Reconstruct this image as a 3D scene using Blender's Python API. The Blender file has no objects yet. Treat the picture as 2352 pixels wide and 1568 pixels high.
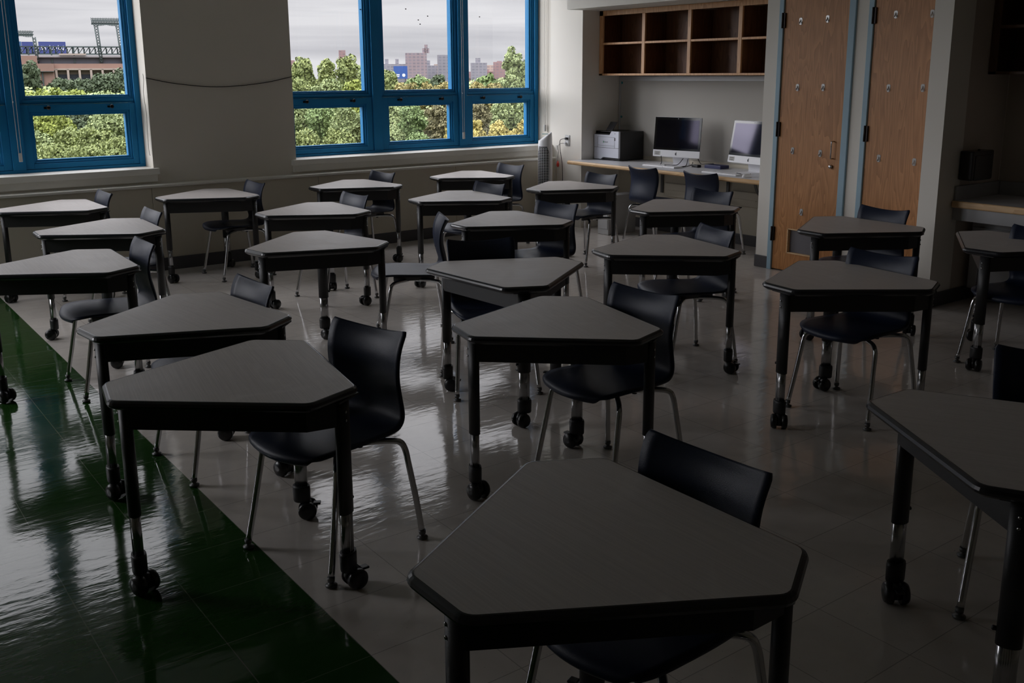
import bpy, bmesh, math, random
from mathutils import Vector, Matrix
random.seed(7)
R = math.radians
S = bpy.context.scene
COL = S.collection

# ------------------------------------------------------------------ helpers
def link(o, parent=None):
    COL.objects.link(o)
    if parent is not None:
        o.parent = parent
    return o

def tag(o, label=None, cat=None, group=None, kind=None):
    if label: o['label'] = label
    if cat: o['category'] = cat
    if group: o['group'] = group
    if kind: o['kind'] = kind
    return o

def empty(name, loc, rz, label, cat, group=None):
    o = bpy.data.objects.new(name, None)
    o.empty_display_size = .1
    link(o)
    o.location = loc
    o.rotation_euler = (0, 0, R(rz))
    return tag(o, label, cat, group)

class MB:
    """collects shapes into one mesh"""
    def __init__(s): s.bm = bmesh.new()
    def face(s, pts):
        return s.bm.faces.new([s.bm.verts.new(p) for p in pts])
    def box(s, a, b, bev=0, M=None):
        (x0, y0, z0), (x1, y1, z1) = a, b
        v = [s.bm.verts.new(p) for p in [(x0,y0,z0),(x1,y0,z0),(x1,y1,z0),(x0,y1,z0),(x0,y0,z1),(x1,y0,z1),(x1,y1,z1),(x0,y1,z1)]]
        fs = [s.bm.faces.new([v[i] for i in f]) for f in [(0,3,2,1),(4,5,6,7),(0,1,5,4),(1,2,6,5),(2,3,7,6),(3,0,4,7)]]
        if bev:
            es = list({e for f in fs for e in f.edges})
            r = bmesh.ops.bevel(s.bm, geom=es, offset=bev, segments=2, affect='EDGES', profile=.5)
            v = list({w for f in r['faces'] for w in f.verts} | {w for w in v if w.is_valid})
        if M is not None:
            bmesh.ops.transform(s.bm, matrix=M, verts=[w for w in v if w.is_valid])
        return s
    def prism(s, pts, z0, z1, M=None, smooth=False):
        lo = [s.bm.verts.new((p[0], p[1], z0)) for p in pts]
        hi = [s.bm.verts.new((p[0], p[1], z1)) for p in pts]
        n = len(pts)
        s.bm.faces.new(list(reversed(lo))); s.bm.faces.new(hi)
        for i in range(n):
            f = s.bm.faces.new([lo[i], lo[(i+1) % n], hi[(i+1) % n], hi[i]]); f.smooth = smooth
        if M is not None: bmesh.ops.transform(s.bm, matrix=M, verts=lo + hi)
        return s
    def rings(s, rings, cap=True, smooth=True, closed=True):
        """rings: list of lists of points, joined one after another"""
        vs = [[s.bm.verts.new(p) for p in r] for r in rings]
        n = len(vs[0])
        for a, b in zip(vs, vs[1:]):
            for i in range(n if closed else n-1):
                f = s.bm.faces.new([a[i], a[(i+1) % n], b[(i+1) % n], b[i]]); f.smooth = smooth
        if cap:
            s.bm.faces.new(list(reversed(vs[0]))); s.bm.faces.new(vs[-1])
        return vs
    def lathe(s, prof, n=20, ax=1., ay=1., M=None, cap=True):
        """prof: (radius, z)"""
        vs = s.rings([[(r*ax*math.cos(2*math.pi*i/n), r*ay*math.sin(2*math.pi*i/n), z) for i in range(n)] for r, z in prof], cap)
        if M is not None: bmesh.ops.transform(s.bm, matrix=M, verts=[v for r in vs for v in r])
        return s
    def tube(s, pts, r, n=8):
        pts = [Vector(p) for p in pts]
        rings = []
        up = Vector((0, 0, 1))
        t0 = (pts[1]-pts[0]).normalized()
        nrm = t0.cross(up)
        if nrm.length < .1: nrm = t0.cross(Vector((1, 0, 0)))
        nrm.normalize()
        for i, p in enumerate(pts):
            t = (pts[min(i+1, len(pts)-1)] - pts[max(i-1, 0)]).normalized()
            nrm = (nrm - t*nrm.dot(t)).normalized()
            b = t.cross(nrm)
            rings.append([p + nrm*r*math.cos(2*math.pi*k/n) + b*r*math.sin(2*math.pi*k/n) for k in range(n)])
        s.rings(rings)
        return s
    def build(s, name, m, parent=None, normals=True):
        if normals: bmesh.ops.recalc_face_normals(s.bm, faces=s.bm.faces)
        me = bpy.data.meshes.new(name)
        s.bm.to_mesh(me); s.bm.free()
        for q in (m if isinstance(m, (list, tuple)) else [m]): me.materials.append(q)
        return link(bpy.data.objects.new(name, me), parent)

def smoothpath(pts, n=6):
    """Catmull-Rom through the points"""
    P = [Vector(p) for p in pts]; P = [P[0]*2-P[1]] + P + [P[-1]*2-P[-2]]
    out = []
    for i in range(1, len(P)-2):
        for k in range(n):
            t = k/n; a, b, c, d = P[i-1:i+3]
            out.append(.5*((2*b) + (c-a)*t + (2*a-5*b+4*c-d)*t*t + (3*b-3*c+d-a)*t**3))
    out.append(P[-2]); return out

def rounded(poly, r, n=4):
    out = []
    k = len(poly)
    for i in range(k):
        a, b, c = Vector(poly[i-1]), Vector(poly[i]), Vector(poly[(i+1) % k])
        u, w = (a-b).normalized(), (c-b).normalized()
        ang = u.angle(w); t = r/math.tan(ang/2)
        p, q = b+u*t, b+w*t
        cen = b + (u+w).normalized()*(r/math.sin(ang/2))
        for j in range(n+1):
            s = j/n
            d = ((p-cen)*(1-s) + (q-cen)*s).normalized()*r
            out.append(cen+d)
    return out

def inset(pts, d):
    """offset a convex ccw polygon inwards by d"""
    k = len(pts); out = []
    for i in range(k):
        a, b, c = Vector(pts[i-1]), Vector(pts[i]), Vector(pts[(i+1) % k])
        n1 = Vector((-(b-a).y, (b-a).x)).normalized(); n2 = Vector((-(c-b).y, (c-b).x)).normalized()
        n = (n1+n2).normalized(); out.append(b + n*(d/max(.3, n.dot(n1))))
    return out

# ------------------------------------------------------------------ materials
def nt(m): return m.node_tree.nodes, m.node_tree.links
def mat(name, col, rough=.5, metal=0., spec=.5, var=.06, scale=8., bump=0., bscale=60., stretch=(1, 1, 1), coat=0., detail=3.):
    m = bpy.data.materials.new(name); m.use_nodes = True
    N, L = nt(m); b = N['Principled BSDF']
    b.inputs['Roughness'].default_value = rough; b.inputs['Metallic'].default_value = metal
    b.inputs['Specular IOR Level'].default_value = spec; b.inputs['Coat Weight'].default_value = coat
    tc = N.new('ShaderNodeTexCoord'); mp = N.new('ShaderNodeMapping'); mp.inputs['Scale'].default_value = stretch
    L.new(tc.outputs['Object'], mp.inputs['Vector'])
    nz = N.new('ShaderNodeTexNoise'); nz.inputs['Scale'].default_value = scale; nz.inputs['Detail'].default_value = detail
    L.new(mp.outputs['Vector'], nz.inputs['Vector'])
    mx = N.new('ShaderNodeMix'); mx.data_type = 'RGBA'
    mx.inputs['A'].default_value = (*[c*(1-var) for c in col], 1); mx.inputs['B'].default_value = (*[min(1, c*(1+var)) for c in col], 1)
    L.new(nz.outputs['Fac'], mx.inputs['Factor']); L.new(mx.outputs['Result'], b.inputs['Base Color'])
    if bump:
        n2 = N.new('ShaderNodeTexNoise'); n2.inputs['Scale'].default_value = bscale; n2.inputs['Detail'].default_value = 2
        L.new(mp.outputs['Vector'], n2.inputs['Vector'])
        bp = N.new('ShaderNodeBump'); bp.inputs['Strength'].default_value = bump; bp.inputs['Distance'].default_value = .01
        L.new(n2.outputs['Fac'], bp.inputs['Height']); L.new(bp.outputs['Normal'], b.inputs['Normal'])
    return m

def wood(name, c1, c2, axis='Z', rough=.45, sc=1.):
    m = bpy.data.materials.new(name); m.use_nodes = True
    N, L = nt(m); b = N['Principled BSDF']; b.inputs['Roughness'].default_value = rough
    tc = N.new('ShaderNodeTexCoord'); mp = N.new('ShaderNodeMapping')
    st = {'Z': (9*sc, 9*sc, .9*sc), 'Y': (9*sc, .9*sc, 9*sc)}[axis]
    mp.inputs['Scale'].default_value = st
    L.new(tc.outputs['Object'], mp.inputs['Vector'])
    n1 = N.new('ShaderNodeTexNoise'); n1.inputs['Scale'].default_value = .9; n1.inputs['Detail'].default_value = 2; n1.inputs['Distortion'].default_value = .4
    L.new(mp.outputs['Vector'], n1.inputs['Vector'])
    mu = N.new('ShaderNodeMath'); mu.operation = 'MULTIPLY'; mu.inputs[1].default_value = 14
    L.new(n1.outputs['Fac'], mu.inputs[0])
    sn = N.new('ShaderNodeMath'); sn.operation = 'FRACT'; L.new(mu.outputs[0], sn.inputs[0])
    n3 = N.new('ShaderNodeTexNoise'); n3.inputs['Scale'].default_value = 9; n3.inputs['Detail'].default_value = 4
    L.new(mp.outputs['Vector'], n3.inputs['Vector'])
    ad = N.new('ShaderNodeMix'); ad.data_type = 'FLOAT'; ad.inputs['Factor'].default_value = .55
    L.new(sn.outputs[0], ad.inputs['A']); L.new(n3.outputs['Fac'], ad.inputs['B'])
    cr = N.new('ShaderNodeValToRGB'); cr.color_ramp.elements[0].color = (*c1, 1); cr.color_ramp.elements[1].color = (*c2, 1)
    cr.color_ramp.elements[0].position = .2; cr.color_ramp.elements[1].position = .7
    L.new(ad.outputs['Result'], cr.inputs['Fac']); L.new(cr.outputs['Color'], b.inputs['Base Color'])
    return m

def emit_free_glass(name):
    """thin window pane: lets light straight through, mirrors a little"""
    m = bpy.data.materials.new(name); m.use_nodes = True
    N, L = nt(m); N.remove(N['Principled BSDF']); out = N['Material Output']
    t = N.new('ShaderNodeBsdfTransparent'); t.inputs['Color'].default_value = (.95, .95, .95, 1)
    g = N.new('ShaderNodeBsdfGlossy'); g.inputs['Roughness'].default_value = .02
    lw = N.new('ShaderNodeLayerWeight'); lw.inputs['Blend'].default_value = .5
    pw = N.new('ShaderNodeMath'); pw.operation = 'POWER'; pw.inputs[1].default_value = 5.; L.new(lw.outputs['Facing'], pw.inputs[0])
    fr = N.new('ShaderNodeMath'); fr.operation = 'MULTIPLY_ADD'; fr.inputs[1].default_value = .9; fr.inputs[2].default_value = .04; L.new(pw.outputs[0], fr.inputs[0])
    mx = N.new('ShaderNodeMixShader')
    L.new(fr.outputs[0], mx.inputs[0]); L.new(t.outputs[0], mx.inputs[1]); L.new(g.outputs[0], mx.inputs[2]); L.new(mx.outputs[0], out.inputs['Surface'])
    return m

M = {}
M['wall'] = mat('painted_wall', (.80, .765, .70), .7, var=.03, scale=3, bump=.05, bscale=180)
M['wallb'] = mat('painted_wall_beige', (.60, .55, .45), .7, var=.03, scale=3, bump=.05, bscale=180)
M['sill'] = mat('sill_paint', (.78, .76, .70), .45, var=.03)
M['ceil'] = mat('ceiling_tile', (.85, .84, .82), .9, var=.05, scale=30)
M['base'] = mat('vinyl_base', (.075, .072, .078), .5)
M['blue'] = mat('blue_window_paint', (.012, .185, .41), .5, spec=.2, var=.08, scale=4)
M['bluegrey'] = mat('bluegrey_frame_paint', (.30, .45, .55), .5, var=.04)
M['bronze'] = mat('dark_bronze', (.02, .014, .012), .4, .6)
M['glass'] = emit_free_glass('window_glass')
M['black'] = mat('black_plastic', (.008, .008, .009), .45, var=.15)
M['legblack'] = mat('charcoal_powder_coat', (.018, .018, .019), .42, var=.15, scale=300, bump=.1, bscale=700)
M['edge'] = mat('black_urethane_edge', (.007, .008, .013), .27, spec=.65, var=.1)
M['caster'] = mat('caster_black', (.006, .006, .007), .3)
M['chrome'] = mat('chrome', (.55, .55, .56), .16, 1.0, var=.05)
M['post'] = mat('ribbed_steel_post', (.42, .42, .43), .22, 1.0, var=.25, scale=60, stretch=(1, 1, .02))
M['shell'] = mat('navy_plastic_shell', (.009, .015, .036), .42, spec=.36, var=.12, scale=120, bump=.12, bscale=500)
M['bracket'] = mat('grey_steel', (.12, .12, .12), .45, .6)
M['whitep'] = mat('white_plastic', (.80, .80, .82), .35, var=.02)
M['printw'] = mat('printer_light_grey', (.64, .66, .74), .45, var=.02)
M['printb'] = mat('printer_black', (.015, .015, .017), .4)
M['alu'] = mat('aluminium_chin', (.84, .84, .87), .4, .0, var=.02)
M['screen'] = mat('dark_screen_glass', (.003, .003, .004), .06, spec=.45, var=.02)
M['screen'].node_tree.nodes['Principled BSDF'].inputs['Specular Tint'].default_value = (.78, .72, 1, 1)
M['bezel'] = mat('black_bezel_glass', (.004, .004, .005), .08, spec=.6)
M['lam'] = mat('grey_laminate_counter', (.62, .62, .64), .35, var=.03)
M['board'] = mat('grey_tack_board', (.46, .44, .40), .8, var=.05, scale=200)
M['strip'] = mat('light_grey_metal', (.45, .45, .45), .4, .1)
M['teal'] = mat('teal_plastic', (.01, .22, .26), .4)
M['navy'] = mat('navy_box', (.01, .015, .09), .4)
M['red'] = mat('red_label', (.6, .05, .03), .5)
M['cable'] = mat('black_cable', (.01, .01, .01), .5)
M['cablew'] = mat('white_cable', (.55, .53, .5), .5)
M['clear'] = mat('clear_hook_plastic', (.55, .55, .55), .15, spec=.8)
M['oak'] = wood('oak_door_veneer', (.34, .135, .035), (.53, .24, .08), 'Z', .45)
M['oakd'] = wood('dark_oak_cubby', (.07, .03, .012), (.11, .05, .02), 'Z', .5)
M['oaki'] = wood('shaded_oak_interior', (.13, .05, .02), (.22, .095, .04), 'Z', .45)  # cubby oak again, darkened for the shade inside the compartments
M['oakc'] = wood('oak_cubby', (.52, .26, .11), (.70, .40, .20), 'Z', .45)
M['oake'] = wood('oak_counter_edge', (.60, .37, .18), (.74, .50, .27), 'Y', .4)
M['grille'] = mat('grille_mesh', (.15, .145, .16), .6, var=.3, scale=400)
M['green'] = mat('logo_green', (.0, .25, .06), .5)
M['ink'] = mat('grey_ink', (.05, .05, .06), .6)
M['sticker'] = mat('paper_sticker', (.5, .49, .46), .6)
M['sinkw'] = mat('white_laminate', (.38, .38, .39), .45)
M['dispenser'] = mat('smoked_plastic', (.02, .018, .016), .25)

def floor_mat():
    m = bpy.data.materials.new('vinyl_floor_tiles'); m.use_nodes = True
    N, L = nt(m); b = N['Principled BSDF']
    g = N.new('ShaderNodeNewGeometry'); sp = N.new('ShaderNodeSeparateXYZ'); L.new(g.outputs['Position'], sp.inputs[0])
    def math_(op, a, v=None, w=None):
        n = N.new('ShaderNodeMath'); n.operation = op
        for i, q in enumerate((a, v, w)):
            if q is None: continue
            if isinstance(q, (int, float)): n.inputs[i].default_value = q
            else: L.new(q, n.inputs[i])
        return n.outputs[0]
    T = .3048
    def seam(ax, off):
        f = math_('FRACT', math_('DIVIDE', math_('SUBTRACT', sp.outputs[ax], off), T))
        d = math_('MINIMUM', f, math_('SUBTRACT', 1., f))
        return math_('LESS_THAN', d, .0048)
    sm = math_('MAXIMUM', seam('X', 1.1475), seam('Y', 3.762))
    # tile index -> random tone
    cx = math_('FLOOR', math_('DIVIDE', math_('SUBTRACT', sp.outputs['X'], 1.1475), T))
    cy = math_('FLOOR', math_('DIVIDE', math_('SUBTRACT', sp.outputs['Y'], 3.762), T))
    cb = N.new('ShaderNodeCombineXYZ'); L.new(cx, cb.inputs[0]); L.new(cy, cb.inputs[1])
    wn = N.new('ShaderNodeTexWhiteNoise'); wn.noise_dimensions = '2D'; L.new(cb.outputs[0], wn.inputs['Vector'])
    tone = math_('MULTIPLY_ADD', wn.outputs['Value'], .07, .965)
    isg = math_('LESS_THAN', sp.outputs['X'], 1.1475)
    # marbling streaks and dark flecks
    nz = N.new('ShaderNodeTexNoise'); nz.inputs['Scale'].default_value = 14; nz.inputs['Detail'].default_value = 6
    L.new(g.outputs['Position'], nz.inputs['Vector'])
    fl = N.new('ShaderNodeTexNoise'); fl.inputs['Scale'].default_value = 1.; fl.inputs['Detail'].default_value = 2
    mp = N.new('ShaderNodeMapping'); mp.inputs['Scale'].default_value = (55, 170, 1); mp.inputs['Rotation'].default_value = (0, 0, .5)
    L.new(g.outputs['Position'], mp.inputs['Vector']); L.new(mp.outputs[0], fl.inputs['Vector'])
    fk = math_('GREATER_THAN', fl.outputs['Fac'], .735)
    def mixc(f, a, c):
        n = N.new('ShaderNodeMix'); n.data_type = 'RGBA'
        for s_, q in (('Factor', f), ('A', a), ('B', c)):
            if isinstance(q, tuple): n.inputs[s_].default_value = (*q, 1)
            elif isinstance(q, (int, float)): n.inputs[s_].default_value = q
            else: L.new(q, n.inputs[s_])
        return n.outputs['Result']
    beige = mixc(nz.outputs['Fac'], (.56, .515, .475), (.67, .62, .575))
    beige = mixc(math_('MULTIPLY', fk, .55), beige, (.12, .10, .09))
    grn = mixc(nz.outputs['Fac'], (.012, .048, .008), (.020, .066, .014))
    grn = mixc(math_('MULTIPLY', fk, .2), grn, (.08, .10, .06))
    c = mixc(isg, beige, grn)
    sc = mixc(isg, (.12, .11, .10), (.16, .16, .13))
    c = mixc(math_('MULTIPLY', sm, .5), c, sc)
    vm = N.new('ShaderNodeVectorMath'); vm.operation = 'SCALE'; L.new(c, vm.inputs[0]); L.new(tone, vm.inputs['Scale'])
    L.new(vm.outputs[0], b.inputs['Base Color'])
    # wax layer with ripples and scuffs
    rn = N.new('ShaderNodeTexNoise'); rn.inputs['Scale'].default_value = 3; rn.inputs['Detail'].default_value = 5
    L.new(g.outputs['Position'], rn.inputs['Vector'])
    L.new(math_('MULTIPLY_ADD', rn.outputs['Fac'], .14, .02), b.inputs['Roughness'])
    b.inputs['Specular IOR Level'].default_value = .38
    b.inputs['Coat Weight'].default_value = .0; b.inputs['Coat Roughness'].default_value = .05; b.inputs['Coat IOR'].default_value = 1.5
    wv = N.new('ShaderNodeTexNoise'); wv.inputs['Scale'].default_value = 1.; wv.inputs['Detail'].default_value = 3
    m2 = N.new('ShaderNodeMapping'); m2.inputs['Scale'].default_value = (9, 26, 1); L.new(g.outputs['Position'], m2.inputs['Vector']); L.new(m2.outputs[0], wv.inputs['Vector'])
    h1 = math_('ADD', wv.outputs['Fac'], math_('MULTIPLY', sm, -.4))
    bp = N.new('ShaderNodeBump'); bp.inputs['Strength'].default_value = .22; bp.inputs['Distance'].default_value = .004
    L.new(h1, bp.inputs['Height']); L.new(bp.outputs[0], b.inputs['Normal']); L.new(bp.outputs[0], b.inputs['Coat Normal'])
    return m
M['floor'] = floor_mat()

def desk_top_mat():
    m = bpy.data.materials.new('grey_woodgrain_laminate'); m.use_nodes = True
    N, L = nt(m); b = N['Principled BSDF']; b.inputs['Roughness'].default_value = .4; b.inputs['Specular IOR Level'].default_value = .27
    tc = N.new('ShaderNodeTexCoord'); mp = N.new('ShaderNodeMapping'); mp.inputs['Scale'].default_value = (260, 5, 1); L.new(tc.outputs['Object'], mp.inputs[0])
    n1 = N.new('ShaderNodeTexNoise'); n1.inputs['Scale'].default_value = 1; n1.inputs['Detail'].default_value = 5; L.new(mp.outputs[0], n1.inputs['Vector'])
    n2 = N.new('ShaderNodeTexNoise'); n2.inputs['Scale'].default_value = 5; n2.inputs['Detail'].default_value = 5; n2.inputs['Distortion'].default_value = 1.2
    oi = N.new('ShaderNodeObjectInfo'); va = N.new('ShaderNodeVectorMath'); va.operation = 'ADD'
    L.new(tc.outputs['Object'], va.inputs[0]); L.new(oi.outputs['Location'], va.inputs[1]); L.new(va.outputs[0], n2.inputs['Vector'])
    cr = N.new('ShaderNodeValToRGB'); cr.color_ramp.elements[0].color = (.54, .50, .48, 1); cr.color_ramp.elements[1].color = (.63, .585, .56, 1)
    cr.color_ramp.elements[0].position = .3; cr.color_ramp.elements[1].position = .7
    L.new(n1.outputs['Fac'], cr.inputs['Fac'])
    sm = N.new('ShaderNodeValToRGB'); sm.color_ramp.elements[0].position = .58; sm.color_ramp.elements[1].position = .78
    L.new(n2.outputs['Fac'], sm.inputs['Fac'])
    mx = N.new('ShaderNodeMix'); mx.data_type = 'RGBA'; mx.inputs['B'].default_value = (.74, .70, .68, 1)
    mu = N.new('ShaderNodeMath'); mu.operation = 'MULTIPLY'; mu.inputs[1].default_value = .45; L.new(sm.outputs['Color'], mu.inputs[0])
    L.new(mu.outputs[0], mx.inputs['Factor']); L.new(cr.outputs['Color'], mx.inputs['A']); L.new(mx.outputs['Result'], b.inputs['Base Color'])
    ra = N.new('ShaderNodeMath'); ra.operation = 'MULTIPLY_ADD'; ra.inputs[1].default_value = .2; ra.inputs[2].default_value = .36
    L.new(n2.outputs['Fac'], ra.inputs[0]); L.new(ra.outputs[0], b.inputs['Roughness'])
    return m
M['desk'] = desk_top_mat()

# ------------------------------------------------------------------ room shell
YF, YW, YR, XE, XD, XB = 8.38, 8.62, 8.26, 6.71, 6.51, 7.24
CE = 3.12; XW, YS = -2.1, -3.4
def struct(name, mb, m, parent=None):
    o = mb.build(name, m, parent)
    if parent is None: o['kind'] = 'structure'
    return o
struct('floor', MB().box((XW-.2, YS-.2, -.1), (7.6, 8.9, 0)), M['floor'])
struct('ceiling', MB().box((XW-.2, YS-.2, CE), (7.6, 8.9, CE+.1)), M['ceil'])
mb = MB()
WT, WB = 2.97, .79
for x0, x1, z0, z1 in [(XW-.2, 7.4, 0, WB), (XW-.2, 7.4, WT, CE), (2.465, 3.745, WB, WT), (XW-.2, -.53, WB, WT), (XE, 7.4, WB, WT)]:
    mb.box((x0, YF, z0), (x1, 8.8, z1))
struct('wall_north', mb, mat('painted_wall_north_shaded', (.68, .64, .565), .7, var=.03, scale=3, bump=.05, bscale=180))  # same paint as the other walls, toned down to carry the window wall's shade
struct('wall_east', MB().box((XE, 7.857, 0), (7.5, 8.38, CE)), M['wall'])
struct('wall_alcove', MB().box((XB, 5.34, 0), (7.5, 7.857, CE)), M['wallb'])
# closet block with the two door openings left in it
mb = MB()
mb.box((6.56, 3.62, 0), (7.24, 5.34, CE))
for y0, y1 in [(5.165, 5.34), (4.357, 4.565), (3.625, 3.757)]: mb.box((XD, y0, 0), (6.56, y1, CE))
for y0, y1 in [(4.565, 5.165), (3.757, 4.357)]: mb.box((XD, y0, 2.44), (6.56, y1, CE))
struct('wall_closet', mb, M['wall'])
mb = MB().box((6.243, 3.60, 0), (6.51, 3.735, CE)); 
struct('wall_pilaster', mb, M['wall'])
struct('wall_southeast', MB().box((6.5, 3.601, 0), (7.04, 3.62, CE)).box((7.04, YS, 0), (7.24, 3.60, CE)), mat('painted_wall_shaded', (.52, .45, .385), .7, var=.03))  # wall paint darkened: the shade of the sink corner is in its colour
struct('ceiling_bulkhead', MB().box((6.505, 5.34, 2.228), (7.24, 7.857, CE)), M['wall'])
mb = MB()
for y0, y1, z0, z1 in [(YS, 8.8, 0, WB), (YS, 8.8, WT, CE), (YS, 6.0, WB, WT), (8.3, 8.8, WB, WT)]: mb.box((XW-.3, y0, z0), (XW, y1, z1))  # leaves the opening for the added west window
struct('wall_west', mb, M['wallb'])
struct('wall_south', MB().box((XW, YS-.2, 0), (7.24, YS, CE)), M['wallb'])
# skirtings
def skirt(name, a, b): struct(name, MB().box(a, b, .004), M['base'])
skirt('baseboard_radiator', (XW, YR-.008, 0), (XE, YR+.02, .107))
skirt('baseboard_pillar', (XD-.008, 5.206, 0), (XD, 5.348, .102))
skirt('baseboard_closet', (XD-.008, 4.395, 0), (XD, 4.51, .102))
skirt('baseboard_pilaster', (6.235, 3.592, 0), (6.243, 3.737, .102))
skirt('baseboard_side', (6.243, 3.592, 0), (7.04, 3.60, .102))
skirt('baseboard_alcove', (XB-.008, 5.34, 0), (XB, 7.857, .102))
skirt('baseboard_recess', (7.032, YS, 0), (7.04, 3.592, .102))
# radiator enclosure running under the windows
mb = MB()
xs = [XW, -.6, .9, 2.4, 3.9, 5.4, XE]
for a, b in zip(xs, xs[1:]): mb.box((a+.0015, YR, .107), (b-.0015, YF-.003, .70), .002)
rc = mb.build('radiator_cover', M['wallb'])
tag(rc, 'long beige radiator enclosure under the windows, against the window wall', 'radiator cover')
MB().box((XW, YR-.012, .70), (XE-.002, YF-.003, .722), .005).build('top_ledge', M['sill'], rc)

# windows
def window(name, centres, x0, x1):
    w = bpy.data.objects.new(name, None); link(w); w['kind'] = 'structure'
    fr = MB(); zb, zt = .85, 2.95
    fr.box((x0, YW-.03, zb), (x1, 8.72, .875)); fr.box((x0, YW-.03, WT-.05), (x1, 8.72, WT))
    edges = [x0] + [(a+b)/2 for a, b in zip(centres, centres[1:])] + [x1]
    for i, e in enumerate(edges):
        a, b = (e, e+.045) if i == 0 else ((e-.045, e) if i == len(edges)-1 else (e-.048, e+.048))
        fr.box((a, YW-.035, .875), (b, 8.72, WT-.05), .003)
    for c in centres:
        # fixed light above: stepped moulding round the glass
        for k, (g, y) in enumerate([(.452, YW-.012), (.425, YW), (.405, YW+.012)]):
            g2 = .392 if k == 2 else [.425, .405][k]
            d = g-g2; z0, z1 = 1.453-(g2-.392)-d, WT-.09+(g2-.392)+d
            for a in (((c-g), z0, (c-g2), z1), ((c+g2), z0, (c+g), z1), ((c-g2), z0, (c+g2), z0+d), ((c-g2), z1-d, (c+g2), z1)):
                fr.box((a[0], y, a[1]), (a[2], 8.70, a[3]), .002)
    fr.box((x0+.04, YW-.012, 1.386), (x1-.04, 8.70, 1.400), .001)
    fr.build('window_frame', M['blue'], w)
    for c in centres:
        s = MB()
        for k, (g, y) in enumerate([(.448, YW-.02), (.388, YW-.008), (.372, YW+.006)]):
            g2 = [.388, .372, .355][k]
            d = g-g2
            zl = [.878, .918, .934][k]; zl2 = [.918, .934, .950][k]
            zh = [1.384, 1.328, 1.312][k]; zh2 = [1.328, 1.312, 1.296][k]
            for a in ((c-g, zl, c-g2, zh), (c+g2, zl, c+g, zh), (c-g2, zl, c+g2, zl2), (c-g2, zh2, c+g2, zh)):
                s.box((a[0], y, a[1]), (a[2], 8.68, a[3]), .002)
        so = s.build('sash', M['blue'], w)
        for dx in (-.243, .243):
            k = MB().lathe([(.010, 0), (.010, .012), (.016, .018), (.017, .026), (.010, .032)], 12, M=Matrix.Translation((c+dx, YW-.02, 1.36)) @ Matrix.Rotation(R(90), 4, 'X'))
            k.box((c+dx-.03, YW-.026, 1.350), (c+dx-.004, YW-.02, 1.366), .001)
            k.build('latch_knob', M['bronze'], so)
        MB().box((c-.357, 8.648, .948), (c+.357, 8.652, 1.298)).build('lower_pane', M['glass'], w)
        MB().box((c-.394, 8.648, 1.451), (c+.394, 8.652, WT-.08)).build('upper_pane', M['glass'], w)
    return w
window('window_1', [-.01, .99, 1.985], -.53, 2.465)
W2 = window('window_2', [4.215, 5.22, 6.22], 3.745, 6.705)
w3 = bpy.data.objects.new('window_west_added', None); link(w3); w3['kind'] = 'structure'  # added window on the unseen west side, only there to bring in daylight
fr = MB(); fr.box((XW-.2, 6.0, WB), (XW-.1, 8.3, .875)); fr.box((XW-.2, 6.0, WT-.05), (XW-.1, 8.3, WT))
for k in range(3): fr.box((XW-.2, 6.0+k*1.12, .875), (XW-.1, 6.06+k*1.12, WT-.05))
fr.build('window_frame', M['blue'], w3)
for k in range(2): MB().box((XW-.152, 6.06+k*1.12, .875), (XW-.148, 7.12+k*1.12, WT-.05)).build('pane', M['glass'], w3)
sp = MB()
for x, z in [(4.60, 2.33), (5.10, 2.35), (5.35, 2.29), (5.24, 2.25), (5.26, 2.21), (5.98, 2.3)]:
    sp.lathe([(.001, 0), (.007, .0005), (.005, .002)], 7, 1.3, .8, Matrix.Translation((x, 8.646, z-.12)) @ Matrix.Rotation(R(90), 4, 'X'))
o = sp.build('dirt_specks', M['bronze'], W2); o['kind'] = 'stuff'
for n, a, b in [('trim_1', -.58, 2.505), ('trim_2', 3.695, 6.71)]:
    t = MB().box((a, 8.335, .80), (b, 8.60, .852), .004); t.box((a+.015, 8.362, .74), (b-.015, 8.38, .80), .003)
    struct(n, t, M['sill'])

# blind chains ----------------------------------------------------
def cord(name, pts, r, m, label, cat, group=None, n=6, smooth=True):
    o = MB().tube(smoothpath(pts, 5) if smooth else pts, r, n).build(name, m); return tag(o, label, cat, group)
def chain(x, y, zb, label):
    t = empty('blind_chain', (x, y, zb), 0, label, 'blind chain', 'roller blind chains')
    for dx in (-.010, .010):
        MB().tube([(dx, 0, .05), (dx*1.2, 0, .5), (dx, 0, 1.2), (dx, 0, 2.0)], .0022, 5).build('bead_strand', M['cablew'], t)
    MB().box((-.013, -.008, 0), (.013, .008, .07), .003).build('tensioner', M['clear'], t)
    MB().lathe([(.002, 0), (.005, .006), (.002, .012)], 8, M=Matrix.Translation((-.010, 0, .46))).build('connector', M['whitep'], t)
chain(1.495, 8.555, .945, 'beaded blind chain hanging in front of the blue mullion of the left window')
chain(5.70, 8.555, .945, 'beaded blind chain hanging between the two right lights of the middle window')
t = chain(6.685, 8.44, .99, 'beaded blind chain hanging down the white wall above the tower fan')
cord('hanging_string', [(2.45, 8.41, 1.62), (2.452, 8.40, 1.58), (2.447, 8.42, 1.45), (2.452, 8.405, 1.3), (2.448, 8.41, 1.1), (2.448, 8.408, .99), (2.452, 8.40, .955)], .0028, M['cablew'], 'thin white blind cord on the white reveal of the left window', 'blind cord')
cord('string', [(2.462, 8.372, 1.587), (2.7, 8.37, 1.54), (3.057, 8.37, 1.508), (3.45, 8.37, 1.535), (3.745, 8.372, 1.59)], .0035, M['bronze'], 'thin dark string sagging across the wall between the two windows', 'string')

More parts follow.
